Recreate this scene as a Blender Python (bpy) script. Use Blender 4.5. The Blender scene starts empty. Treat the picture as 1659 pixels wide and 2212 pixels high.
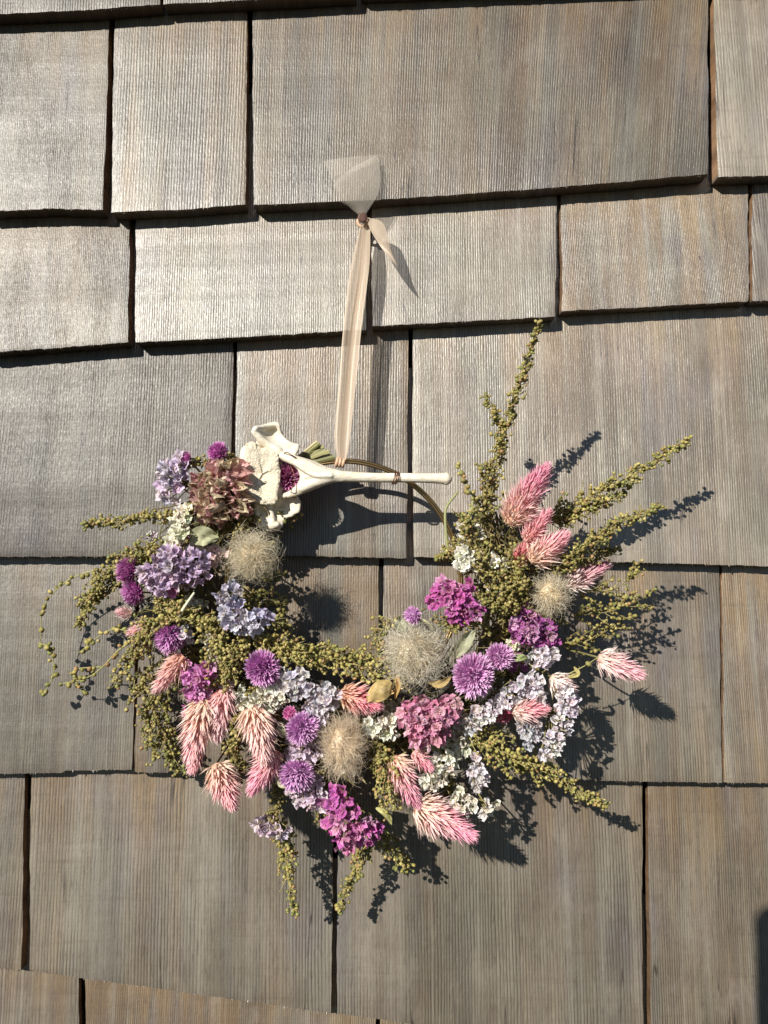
import bpy, math, random
import numpy as np
from mathutils import Vector, Matrix, Quaternion

# ------------------------------------------------------------------ camera, sky, sun, exposure
S = 0.0003125            # metres on the wall for one unit of the layout grid (1659 x 2212 units)
F = 1662.0               # focal length in the same units
D = F * S                # camera to wall, about half a metre
PITCH = math.radians(4.0)
SUN = Vector((0.67, 1.0, -0.60)).normalized()      # direction the sunlight travels

sc = bpy.context.scene
cam_d = bpy.data.cameras.new('camera')
cam = bpy.data.objects.new('camera', cam_d)
sc.collection.objects.link(cam)
cam.location = (0, -D, 0)
cam.rotation_euler = (math.radians(90) + PITCH, 0, 0)
cam_d.sensor_fit = 'VERTICAL'
cam_d.sensor_height = 24.0
cam_d.lens = 24.0 * F / 2212.0
cam_d.clip_start = 0.005
cam_d.clip_end = 100.0
sc.camera = cam

world = bpy.data.worlds.new('World')
sc.world = world
world.use_nodes = True
wn = world.node_tree
bg = wn.nodes['Background']
sky = wn.nodes.new('ShaderNodeTexSky')
sky.sky_type = 'NISHITA'
sky.sun_disc = False
sky.air_density = 0.8
sky.dust_density = 0.0
sky.ozone_density = 3.0
sky.sun_elevation = math.asin(-SUN.z)
sky.sun_rotation = math.atan2(-SUN.x, -SUN.y)
bg.inputs['Strength'].default_value = 0.05
wn.links.new(sky.outputs[0], bg.inputs['Color'])

sun_d = bpy.data.lights.new('sun', 'SUN')
sun = bpy.data.objects.new('sun', sun_d)
sc.collection.objects.link(sun)
sun.rotation_euler = SUN.to_track_quat('-Z', 'Y').to_euler()
sun.location = -SUN * 3
sun_d.energy = 5.0
sun_d.angle = math.radians(0.53)
sun_d.color = (1.0, 0.945, 0.85)

vs = sc.view_settings
vs.view_transform = 'Standard'
vs.look = 'None'
vs.exposure = 0.45
vs.gamma = 1.0
vs.use_curve_mapping = False
try:
    sc.cycles.max_bounces = 8
    sc.cycles.transparent_max_bounces = 24
except Exception:
    pass

rng = np.random.default_rng(7)
random.seed(7)
C = sc.collection

# ------------------------------------------------------------------ layout helpers
_cp, _sp = math.cos(PITCH), math.sin(PITCH)


def at(x, y, d=0.0):
    """world point that stands d units in front of the wall and is seen at grid position x, y"""
    u = (x - 829.5) / F
    v = (1106.0 - y) / F
    dy = _cp - v * _sp
    dz = _sp + v * _cp
    t = (D - d * S) / dy
    return np.array([u * t, -D + dy * t, dz * t])


def sz(d):
    return S * (1.0 - d / F)


def wv(dx, dy, dd):
    """right, down, towards the viewer -> world axes"""
    return np.array([dx, -dd, -dy], float)


def nrm(v):
    v = np.asarray(v, float)
    return v / (np.linalg.norm(v, axis=-1, keepdims=True) + 1e-12)


def frame(n):
    n = nrm(n)
    a = np.array([0, 0, 1.0]) if abs(n[2]) < 0.9 else np.array([1.0, 0, 0])
    u = nrm(np.cross(a, n))
    return u, np.cross(n, u), n


def spline(pts, n):
    """Catmull-Rom through the points, n samples"""
    P = np.asarray(pts, float)
    if len(P) == 2:
        t = np.linspace(0, 1, n)[:, None]
        return P[0] * (1 - t) + P[1] * t
    Q = np.vstack([2 * P[0] - P[1], P, 2 * P[-1] - P[-2]])
    out = []
    m = len(P) - 1
    for s in np.linspace(0, m, n):
        i = min(int(s), m - 1)
        t = s - i
        a, b, c, d = Q[i], Q[i + 1], Q[i + 2], Q[i + 3]
        out.append(0.5 * ((2 * b) + (c - a) * t + (2 * a - 5 * b + 4 * c - d) * t * t
                          + (3 * b - a - 3 * c + d) * t ** 3))
    return np.array(out)


class MB:
    def __init__(self):
        self.V, self.F, self.K, self.n, self.B = [], [], [], 0, []

    def add(self, v, f, col):
        v = np.asarray(v, float).reshape(-1, 3)
        col = np.asarray(col, float)
        if col.ndim == 1:
            col = np.tile(col, (len(v), 1))
        if col.shape[1] == 3:
            col = np.hstack([col, np.zeros((len(col), 1))])
        self.V.append(v)
        self.K.append(col)
        fs = f if isinstance(f, list) else [f]
        for a in fs:
            a = np.asarray(a, int)
            if len(a):
                self.F.append(a + self.n)
        self.n += len(v)

    def tube(self, P, r, col, seg=6, cap=True):
        P = np.asarray(P, float)
        n = len(P)
        r = np.broadcast_to(np.asarray(r, float), (n,))
        T = np.gradient(P, axis=0)
        T = nrm(T)
        u, v, _ = frame(T[0])
        rings = []
        a = np.linspace(0, 2 * np.pi, seg, endpoint=False)
        for i in range(n):
            u = nrm(u - T[i] * np.dot(u, T[i]))
            w = np.cross(T[i], u)
            rings.append(P[i] + r[i] * (np.cos(a)[:, None] * u + np.sin(a)[:, None] * w))
        V = np.vstack(rings)
        i, j = np.meshgrid(np.arange(n - 1), np.arange(seg), indexing='ij')
        j2 = (j + 1) % seg
        Q = np.stack([i * seg + j, i * seg + j2, (i + 1) * seg + j2, (i + 1) * seg + j], -1).reshape(-1, 4)
        fs = [Q]
        if cap and seg == 4 or cap and seg > 2:
            V = np.vstack([V, P[0], P[-1]])
            k = np.arange(seg)
            k2 = (k + 1) % seg
            fs.append(np.stack([np.full(seg, n * seg), k2, k], -1))
            fs.append(np.stack([np.full(seg, n * seg + 1), (n - 1) * seg + k, (n - 1) * seg + k2], -1))
        c = np.asarray(col, float)
        if c.ndim == 2:
            c = np.repeat(c, seg, axis=0)
            if len(V) > len(c):
                c = np.vstack([c, c[0], c[-1]])
        self.add(V, fs, c)

    def grid(self, G, col):
        G = np.asarray(G, float)
        n, m = G.shape[:2]
        i, j = np.meshgrid(np.arange(n - 1), np.arange(m - 1), indexing='ij')
        Q = np.stack([i * m + j, i * m + j + 1, (i + 1) * m + j + 1, (i + 1) * m + j], -1).reshape(-1, 4)
        c = np.asarray(col, float)
        if c.ndim == 3:
            c = c.reshape(-1, c.shape[-1])
        self.add(G.reshape(-1, 3), Q, c)

    def mesh(self, name, origin=(0, 0, 0), smooth=True):
        V = np.vstack(self.V) - np.asarray(origin)
        me = bpy.data.meshes.new(name)
        me.vertices.add(len(V))
        me.vertices.foreach_set('co', V.astype(np.float32).ravel())
        loops = np.concatenate([f.ravel() for f in self.F])
        tot = np.concatenate([np.full(len(f), f.shape[1]) for f in self.F])
        start = np.concatenate([[0], np.cumsum(tot)[:-1]])
        me.loops.add(len(loops))
        me.loops.foreach_set('vertex_index', loops.astype(np.int32))
        me.polygons.add(len(tot))
        me.polygons.foreach_set('loop_start', start.astype(np.int32))
        me.polygons.foreach_set('use_smooth', np.full(len(tot), smooth))
        a = me.color_attributes.new('Col', 'FLOAT_COLOR', 'POINT')
        a.data.foreach_set('color', np.vstack(self.K).astype(np.float32).ravel())
        me.update(calc_edges=True)
        me.validate()
        return me


def link(name, data, mat=None, parent=None, pos=None, ppos=None):
    o = bpy.data.objects.new(name, data)
    C.objects.link(o)
    if mat is not None and data is not None and not data.materials:
        data.materials.append(mat)
    if parent is not None:
        o.parent = parent
    if pos is not None:
        p = np.asarray(pos, float)
        if ppos is not None:
            p = p - np.asarray(ppos, float)
        o.location = p
    return o


def tag(o, label=None, cat=None, group=None, kind=None):
    if label: o['label'] = label
    if cat: o['category'] = cat
    if group: o['group'] = group
    if kind: o['kind'] = kind
    return o


def empty(name, pos):
    o = bpy.data.objects.new(name, None)
    o.empty_display_size = 0.02
    C.objects.link(o)
    o.location = pos
    return o


# ------------------------------------------------------------------ materials
class NT:
    def __init__(self, name):
        self.m = bpy.data.materials.new(name)
        self.m.use_nodes = True
        self.t = self.m.node_tree
        self.b = self.t.nodes['Principled BSDF']
        self.out = self.t.nodes['Material Output']

    def n(self, typ, **kw):
        x = self.t.nodes.new(typ)
        for k, v in kw.items():
            if k.startswith('i_'):
                x.inputs[k[2:]].default_value = v
            else:
                setattr(x, k, v)
        return x

    def l(self, a, b):
        self.t.links.new(a, b)

    def math(self, op, a, b=None, c=None, clamp=False):
        x = self.n('ShaderNodeMath', operation=op, use_clamp=clamp)
        for i, v in enumerate((a, b, c)):
            if v is None:
                continue
            if isinstance(v, (int, float)):
                x.inputs[i].default_value = v
            else:
                self.l(v, x.inputs[i])
        return x.outputs[0]

    def mix(self, f, a, b, blend='MIX'):
        x = self.n('ShaderNodeMix', data_type='RGBA', blend_type=blend)
        for i, v in ((0, f), (6, a), (7, b)):
            if isinstance(v, (int, float)):
                x.inputs[i].default_value = v
            elif isinstance(v, tuple):
                x.inputs[i].default_value = v if len(v) == 4 else v + (1,)
            else:
                self.l(v, x.inputs[i])
        return x.outputs[2]

    def noise(self, vec, scale, detail=2.0, rough=0.5):
        x = self.n('ShaderNodeTexNoise')
        x.inputs['Scale'].default_value = scale
        x.inputs['Detail'].default_value = detail
        x.inputs['Roughness'].default_value = rough
        if vec is not None:
            self.l(vec, x.inputs['Vector'])
        return x.outputs[0]

    def ramp(self, f, lo, hi, a=0.0, b=1.0):
        x = self.n('ShaderNodeMapRange')
        self.l(f, x.inputs[0])
        for i, v in zip((1, 2, 3, 4), (lo, hi, a, b)):
            x.inputs[i].default_value = v
        return x.outputs[0]

    def bump(self, h, strength, dist):
        x = self.n('ShaderNodeBump')
        x.inputs['Strength'].default_value = strength
        x.inputs['Distance'].default_value = dist
        self.l(h, x.inputs['Height'])
        return x.outputs[0]


def wood_material():
    t = NT('weathered_cedar')
    uv = t.n('ShaderNodeUVMap', uv_map='grain').outputs[0]
    col = t.n('ShaderNodeAttribute', attribute_name='Col')
    sep = t.n('ShaderNodeSeparateColor')
    t.l(col.outputs['Color'], sep.inputs[0])
    tone, warm, stain = sep.outputs[0], sep.outputs[1], sep.outputs[2]
    side = col.outputs['Alpha']

    def mapped(sx, sy):
        m = t.n('ShaderNodeMapping')
        m.inputs['Scale'].default_value = (sx, sy, 1)
        t.l(uv, m.inputs['Vector'])
        return m.outputs[0]
    # u runs across in ridge widths, v along the grain in the same unit
    sp = t.n('ShaderNodeSeparateXYZ')
    t.l(uv, sp.inputs[0])
    drift = t.noise(mapped(0.10, 0.008), 1.0, 3.0, 0.6)
    drift2 = t.noise(mapped(0.5, 0.06), 1.0, 2.0, 0.5)
    ph = t.math('ADD', sp.outputs[0], t.math('MULTIPLY', drift, 2.2))
    ph = t.math('ADD', ph, t.math('MULTIPLY', drift2, 0.55))
    wave = t.math('SINE', t.math('MULTIPLY', ph, 2 * math.pi))
    wave = t.math('MULTIPLY_ADD', wave, 0.5, 0.5)
    amp = t.noise(mapped(0.06, 0.02), 1.0, 2.0, 0.5)
    amp = t.ramp(amp, 0.35, 0.62, 0.25, 1.0)
    ridge = t.math('MULTIPLY', wave, amp)
    fib = t.noise(mapped(1.6, 0.16), 1.0, 3.0, 0.65)          # fibres
    fine = t.noise(mapped(2.2, 0.40), 1.0, 2.0, 0.7)           # torn, sparkling grain
    cross = t.noise(mapped(0.03, 0.35), 1.0, 2.0, 0.6)        # saw marks across
    h = t.math('ADD', t.math('MULTIPLY', ridge, 0.42), t.math('MULTIPLY', fib, 0.5))
    h = t.math('ADD', h, t.math('MULTIPLY', fine, 0.75))
    h = t.math('ADD', h, t.math('MULTIPLY', cross, 0.35))
    # colour of the weathered surface
    big = t.noise(mapped(0.035, 0.010), 1.0, 3.0, 0.55)
    big2 = t.noise(mapped(0.018, 0.012), 1.7, 2.0, 0.5)
    grey = t.mix(t.ramp(big, 0.35, 0.65), (0.118, 0.105, 0.086), (0.220, 0.198, 0.160))
    grey = t.mix(t.ramp(big2, 0.52, 0.68, 0, 0.6), grey, (0.160, 0.142, 0.150))
    grey = t.mix(t.ramp(big2, 0.46, 0.32, 0, 0.5), grey, (0.140, 0.145, 0.115))
    brown = t.mix(t.ramp(big, 0.3, 0.7), (0.165, 0.106, 0.056), (0.295, 0.205, 0.110))
    streak = t.noise(mapped(0.09, 0.006), 1.0, 3.0, 0.6)
    ws = t.math('ADD', t.math('MULTIPLY', stain, t.ramp(streak, 0.3, 0.65, 0.15, 1.15)),
                t.math('MULTIPLY', warm, t.ramp(streak, 0.40, 0.64, 0.0, 1.0)))
    c = t.mix(t.math('MINIMUM', ws, 0.9), grey, brown)
    c = t.mix(t.math('MULTIPLY', amp, t.ramp(wave, 0.0, 0.36, 0.95, 0.0)), c, (0.045, 0.033, 0.026))
    c = t.mix(t.ramp(fib, 0.47, 0.28, 0.0, 0.65), c, (0.06, 0.045, 0.035))
    c = t.mix(t.ramp(cross, 0.42, 0.28, 0.0, 0.35), c, (0.11, 0.085, 0.062))
    st2 = t.noise(mapped(0.34, 0.005), 1.0, 4.0, 0.7)
    c = t.mix(t.ramp(st2, 0.50, 0.68, 0.0, 0.34), c, (0.075, 0.058, 0.046))
    c = t.mix(t.ramp(st2, 0.48, 0.34, 0.0, 0.30), c, (0.33, 0.30, 0.245))
    crk = t.math('ABSOLUTE', t.math('SUBTRACT', t.noise(mapped(0.13, 0.0035), 1.0, 2.0, 0.5), 0.5))
    crack = t.math('MULTIPLY', t.ramp(crk, 0.0015, 0.0055, 1.0, 0.0), t.ramp(t.noise(mapped(0.05, 0.02), 1.0, 1.0, 0.5), 0.50, 0.58))
    c = t.mix(t.math('MULTIPLY', crack, 0.8), c, (0.03, 0.022, 0.017))
    blot = t.noise(mapped(0.10, 0.045), 1.0, 4.0, 0.65)
    c = t.mix(t.ramp(blot, 0.52, 0.72, 0.0, 0.42), c, (0.085, 0.062, 0.048))
    c = t.mix(t.ramp(blot, 0.46, 0.30, 0.0, 0.30), c, (0.30, 0.265, 0.22))
    c = t.mix(side, c, t.mix(t.ramp(fib, 0.3, 0.7), (0.115, 0.060, 0.030), (0.30, 0.165, 0.080)))
    tn = t.n('ShaderNodeVectorMath', operation='SCALE')
    t.l(c, tn.inputs[0])
    t.l(t.math('MULTIPLY', tone, 2.0), tn.inputs['Scale'])
    t.l(tn.outputs[0], t.b.inputs['Base Color'])
    t.l(t.ramp(fine, 0.3, 0.7, 0.50, 0.36), t.b.inputs['Roughness'])
    t.l(t.math('MULTIPLY_ADD', tone, 1.6, 0.12, clamp=True), t.b.inputs['Specular IOR Level'])
    t.l(t.bump(h, 0.85, 0.00036), t.b.inputs['Normal'])
    return t.m


def petal_material(name, use_obj=False, trans=0.28, rough=0.55, spec=0.3, wrinkle=0.0):
    t = NT(name)
    a = t.n('ShaderNodeAttribute', attribute_name='Col')
    c = a.outputs['Color']
    if use_obj:
        oi = t.n('ShaderNodeObjectInfo')
        c = t.mix(1.0, oi.outputs['Color'], c, 'MULTIPLY')
        c = t.mix(a.outputs['Alpha'], c, (0.34, 0.26, 0.11))
    t.l(c, t.b.inputs['Base Color'])
    t.b.inputs['Roughness'].default_value = rough
    t.b.inputs['Specular IOR Level'].default_value = spec
    if wrinkle:
        g = t.n('ShaderNodeTexCoord')
        nz = t.noise(g.outputs['Object'], 900.0 if not use_obj else 3.0, 3.0, 0.6)
        t.l(t.bump(nz, wrinkle, 0.0008), t.b.inputs['Normal'])
    if trans > 0:
        tr = t.n('ShaderNodeBsdfTranslucent')
        t.l(c, tr.inputs['Color'])
        mx = t.n('ShaderNodeMixShader')
        mx.inputs[0].default_value = trans
        t.l(t.b.outputs[0], mx.inputs[1])
        t.l(tr.outputs[0], mx.inputs[2])
        t.l(mx.outputs[0], t.out.inputs['Surface'])
    return t.m


def fluff_material():
    m = petal_material('silky_fluff', False, 0.22, 0.4, 0.4)
    nt = m.node_tree
    mx = [n for n in nt.nodes if n.bl_idname == 'ShaderNodeMixShader'][0]
    out = nt.nodes['Material Output']
    tp = nt.nodes.new('ShaderNodeBsdfTransparent')
    m2 = nt.nodes.new('ShaderNodeMixShader')
    m2.inputs[0].default_value = 0.12
    nt.links.new(mx.outputs[0], m2.inputs[1])
    nt.links.new(tp.outputs[0], m2.inputs[2])
    nt.links.new(m2.outputs[0], out.inputs['Surface'])
    return m


def simple(name, col, rough, metal=0.0, spec=0.5, var=None, scale=400.0, bump=0.0):
    t = NT(name)
    g = t.n('ShaderNodeTexCoord').outputs['Object']
    nz = t.noise(g, scale, 4.0, 0.6)
    t.l(t.mix(t.ramp(nz, 0.3, 0.7), col, var or col), t.b.inputs['Base Color'])
    t.b.inputs['Roughness'].default_value = rough
    t.b.inputs['Metallic'].default_value = metal
    t.b.inputs['Specular IOR Level'].default_value = spec
    if bump:
        t.l(t.bump(nz, bump, 0.0006), t.b.inputs['Normal'])
    return t.m


def bone_material(name, rough_face=False):
    t = NT(name)
    g = t.n('ShaderNodeTexCoord').outputs['Object']
    n1 = t.noise(g, 90.0, 4.0, 0.6)
    n2 = t.noise(g, 900.0, 3.0, 0.6)
    c = t.mix(t.ramp(n1, 0.35, 0.7), (0.79, 0.74, 0.63), (0.62, 0.54, 0.40))
    c = t.mix(t.ramp(n2, 0.38, 0.26, 0.0, 0.75), c, (0.34, 0.25, 0.15))
    h = n2
    if rough_face:
        r1 = t.math('ABSOLUTE', t.math('SUBTRACT', t.noise(g, 420.0, 2.0, 0.5), 0.5))
        r2 = t.math('ABSOLUTE', t.math('SUBTRACT', t.noise(g, 1000.0, 2.0, 0.5), 0.5))
        e = t.ramp(t.math('MINIMUM', r1, t.math('MULTIPLY', r2, 1.2)), 0.0, 0.09)
        c = t.mix(0.6, c, (0.80, 0.73, 0.57))
        c = t.mix(t.math('SUBTRACT', 0.25, t.math('MULTIPLY', e, 0.25)), c, (0.46, 0.35, 0.20))
        h = t.math('ADD', t.math('MULTIPLY', e, 1.0), t.math('MULTIPLY', n2, 0.6))
    else:
        mp = t.n('ShaderNodeMapping')
        mp.inputs['Scale'].default_value = (0.12, 1, 1)
        t.l(g, mp.inputs['Vector'])
        ln = t.noise(mp.outputs[0], 700.0, 3.0, 0.6)
        c = t.mix(t.ramp(ln, 0.42, 0.30, 0.0, 0.75), c, (0.42, 0.32, 0.20))
        h = t.math('ADD', t.math('MULTIPLY', n2, 0.4), t.noise(g, 260.0, 3.0, 0.6))
        h = t.math('ADD', h, t.math('MULTIPLY', ln, 0.7))
    t.l(c, t.b.inputs['Base Color'])
    t.b.inputs['Roughness'].default_value = 0.55
    t.b.inputs['Specular IOR Level'].default_value = 0.35
    t.l(t.bump(h, 0.6 if rough_face else 0.5, 0.0006), t.b.inputs['Normal'])
    return t.m


def sheer_material(name, col, alpha):
    t = NT(name)
    uv = t.n('ShaderNodeUVMap', uv_map='weave').outputs[0]
    w = t.n('ShaderNodeTexWave', wave_type='BANDS', bands_direction='Y')
    w.inputs['Scale'].default_value = 1.0
    t.l(uv, w.inputs['Vector'])
    nz = t.noise(uv, 3.0, 3.0, 0.6)
    dif = t.n('ShaderNodeBsdfDiffuse')
    dif.inputs['Color'].default_value = col + (1,)
    tl = t.n('ShaderNodeBsdfTranslucent')
    tl.inputs['Color'].default_value = col + (1,)
    gl = t.n('ShaderNodeBsdfGlossy')
    gl.inputs['Roughness'].default_value = 0.35
    gl.inputs['Color'].default_value = (0.9, 0.8, 0.7, 1)
    m1 = t.n('ShaderNodeMixShader')
    m1.inputs[0].default_value = 0.4
    t.l(dif.outputs[0], m1.inputs[1]); t.l(tl.outputs[0], m1.inputs[2])
    m2 = t.n('ShaderNodeMixShader')
    m2.inputs[0].default_value = 0.02
    t.l(m1.outputs[0], m2.inputs[1]); t.l(gl.outputs[0], m2.inputs[2])
    tp = t.n('ShaderNodeBsdfTransparent')
    m3 = t.n('ShaderNodeMixShader')
    al = t.math('ADD', t.ramp(w.outputs[0], 0, 1, alpha - 0.06, alpha + 0.06), t.ramp(nz, 0.3, 0.7, -0.06, 0.06), clamp=True)
    t.l(al, m3.inputs[0])
    t.l(tp.outputs[0], m3.inputs[1]); t.l(m2.outputs[0], m3.inputs[2])
    t.l(m3.outputs[0], t.out.inputs['Surface'])
    return t.m


M_WOOD = wood_material()
M_SHEATH = simple('sheathing_wood', (0.055, 0.035, 0.022), 0.9, var=(0.03, 0.02, 0.013))
M_FLORET = petal_material('papery_floret', True, 0.30, 0.6, 0.25, wrinkle=0.0)
M_PETAL = petal_material('flower_petal', False, 0.16, 0.5, 0.35)
M_PLANT = petal_material('dried_plant', False, 0.10, 0.55, 0.35)
M_FLUFF = fluff_material()
M_BONE = bone_material('weathered_bone')
M_BONEFACE = bone_material('porous_bone', True)
M_BRASS = simple('brass_wire', (0.52, 0.36, 0.17), 0.28, metal=1.0, var=(0.42, 0.28, 0.13), scale=300)
M_COPPER = simple('copper_wire', (0.30, 0.13, 0.07), 0.4, metal=0.8, var=(0.16, 0.07, 0.04), scale=600)
M_NAIL = simple('rusty_nail', (0.13, 0.060, 0.040), 0.6, metal=0.1, var=(0.07, 0.032, 0.022), scale=700, bump=0.5)
M_RIBBON = sheer_material('sheer_ribbon', (0.70, 0.57, 0.44), 0.72)
M_RIBBON_FAN = sheer_material('sheer_ribbon_single', (0.72, 0.66, 0.58), 0.30)
M_PHONE = simple('dark_glass', (0.012, 0.012, 0.014), 0.2)

# ------------------------------------------------------------------ shingle wall
wall = empty('shingle_wall', at(829, 2212, -60))
wall_pos = np.array(wall.location)
tag(wall, 'wall clad in overlapping weathered grey cedar shingles', 'wall', kind='structure')


def vnoise(x, seed, amp):
    """cheap smooth 1-D noise"""
    r = np.random.default_rng(seed)
    out = np.zeros_like(x, dtype=float)
    for k in range(4):
        f = r.uniform(0.6, 1.4) * 2.1 ** k
        out += np.sin(x * f + r.uniform(0, 6.28)) * 0.62 ** k
    return out * amp


def shingle(i, tl, tr, bot, tone=1.0, warm=0.15, stain=0.5, lam=6.0, slant=0.0, thick=28.0, above=28.0, notch=None):
    """tl, tr: where the side edges meet the course above; bot: polyline of the lower edge, left to right"""
    r = np.random.default_rng(100 + i)
    bot = np.asarray(bot, float)
    dj = r.uniform(-2.0, 2.0)
    BL = at(bot[0][0], bot[0][1], dj); BR = at(bot[-1][0], bot[-1][1], dj)
    TL = at(tl[0], tl[1], -above); TR = at(tr[0], tr[1], -above)
    wpx = max(bot[-1][0] - bot[0][0], 30)
    nx = int(np.clip(wpx / 9, 14, 110)) + 1
    vis = np.linspace(0, 1, 46)
    ext = np.linspace(-0.95, -0.06, 7)
    vv = np.concatenate([ext, vis])                  # 0 = under the course above, 1 = butt
    uu = np.linspace(0, 1, nx)
    hpx = np.linalg.norm(BL - TL) / S
    # lower edge
    bx = bot[0][0] + uu * (bot[-1][0] - bot[0][0])
    by = np.interp(bx, bot[:, 0], bot[:, 1])
    B = np.array([at(a, b, dj) for a, b in zip(bx, by)])
    B[:, 2] += (vnoise(uu * 40, 500 + i, 0.35) + r.normal(0, 0.4, nx)) * S
    if notch:
        msk = (bx > notch[0]) & (bx < notch[1])
        B[msk, 2] += notch[2] * S
    Tp = TL[None] * (1 - uu[:, None]) + TR[None] * uu[:, None]
    G = np.zeros((len(vv), nx, 3))
    for k, v in enumerate(vv):
        G[k] = Tp * (1 - v) + B * v
    # wavy side edges
    eL = vnoise(vv * 9, 700 + i, 0.9) * S
    eR = vnoise(vv * 9, 900 + i, 0.9) * S
    G[:, :, 0] += eL[:, None] * (1 - uu[None]) ** 8 + eR[:, None] * uu[None] ** 8
    # gentle cupping of the face
    cup = vnoise(uu * 5, 1100 + i, 0.9)[None] * (0.4 + 0.6 * vv[:, None]) + vnoise(vv * 4, 1300 + i, 0.7)[:, None]
    G[:, :, 1] += cup * S
    # rounded arrises
    edge = np.minimum(uu, 1 - uu) * wpx
    G[:, :, 1] += (1.0 * np.exp(-edge / 1.5))[None] * S
    G[-1, :, 1] += 0.9 * S
    nv = len(vv)
    V = [G.reshape(-1, 3)]
    m = nx
    ii, jj = np.meshgrid(np.arange(nv - 1), np.arange(nx - 1), indexing='ij')
    Q = [np.stack([ii * m + jj, (ii + 1) * m + jj, (ii + 1) * m + jj + 1, ii * m + jj + 1], -1).reshape(-1, 4)]
    # back of the tapered board
    th = thick * S
    tk = np.interp(vv, [-0.95, 1.0], [0.15, 0.96]) * th
    loop_i = [k * m for k in range(nv)] + [(nv - 1) * m + j for j in range(1, nx)] + [k * m + m - 1 for k in range(nv - 2, -1, -1)]
    bk = G.reshape(-1, 3)[loop_i].copy()
    bk[:, 1] += tk[[k // m for k in loop_i]]
    off = nv * m
    # duplicate rim so that the sides keep a colour of their own
    V.append(G.reshape(-1, 3)[loop_i].copy()); V.append(bk)
    L = len(loop_i)
    a = np.arange(L - 1)
    Q.append(np.stack([off + a, off + L + a, off + L + a + 1, off + a + 1], -1))
    # hanging fibres on the butt
    fib, nf = [], int(wpx / 9)
    fo = off + 2 * L
    FT = []
    for q in range(nf):
        u0 = r.uniform(0.01, 0.99)
        p = np.array([np.interp(u0, uu, B[:, c]) for c in range(3)])
        ln = r.uniform(1.0, 4.2) * S
        w = r.uniform(0.5, 1.3) * S
        fib += [p + (-w, 0.0006, 0.0004), p + (w, 0.0006, 0.0004), p + (r.normal(0, 1.2) * S, r.uniform(-1.5, 2.5) * S, -ln)]
        FT.append([fo + 3 * q, fo + 3 * q + 2, fo + 3 * q + 1])
    V.append(np.array(fib))
    V = np.vstack(V)
    # grain coordinates: across in ridge widths, along in ridge widths
    o1, o2 = r.uniform(0, 300), r.uniform(0, 300)
    U = np.zeros((len(V), 2))
    xx = (V[:, 0] - BL[0]) / S
    zz = (V[:, 2] - BL[2]) / S
    bend = slant * zz * (np.clip(xx / wpx, 0, 1) ** 1.0 if slant else 0)
    bend = bend + 2.5 * np.sin(zz / hpx * 2.2 + o1)
    U[:, 0] = (xx - bend) / lam + o1
    U[:, 1] = zz / lam + o2
    # colour attribute: tone, warmth, protected-wood stain, side
    K = np.zeros((len(V), 4))
    K[:, 0] = 0.5 * tone; K[:, 1] = warm
    vcoord = np.clip(1 - zz / hpx, 0, 1)            # 1 low, 0 high
    K[:, 2] = stain * np.clip(1 - vcoord * 0 - (1 - np.clip(1 - zz / hpx, -1, 1)) * 0, 0, 1)
    hh = zz / hpx                                    # 1 at the course above
    K[:, 2] = stain * np.clip((hh - 0.45) / 0.5, 0, 1.0) ** 1.6
    K[off:, 3] = 0.75
    for q in range(L):
        if loop_i[q] // m == nv - 1:
            K[off + q, 3] = K[off + L + q, 3] = 0.15
            K[off + q, 0] = K[off + L + q, 0] = 0.28
    K[fo:, 3] = 0.2
    me = bpy.data.meshes.new('shingle')
    polys = np.vstack(Q).tolist() + FT
    me.from_pydata((V - BL).tolist(), [], polys)
    me.polygons.foreach_set('use_smooth', np.array([k < len(Q[0]) for k in range(len(polys))]))
    ca = me.color_attributes.new('Col', 'FLOAT_COLOR', 'POINT')
    ca.data.foreach_set('color', K.astype(np.float32).ravel())
    uvl = me.uv_layers.new(name='grain')
    li = np.zeros(len(me.loops), dtype=np.int32)
    me.loops.foreach_get('vertex_index', li)
    uvl.data.foreach_set('uv', U[li].astype(np.float32).ravel())
    me.update()
    link('shingle', me, M_WOOD, wall, BL, wall_pos)


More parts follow.
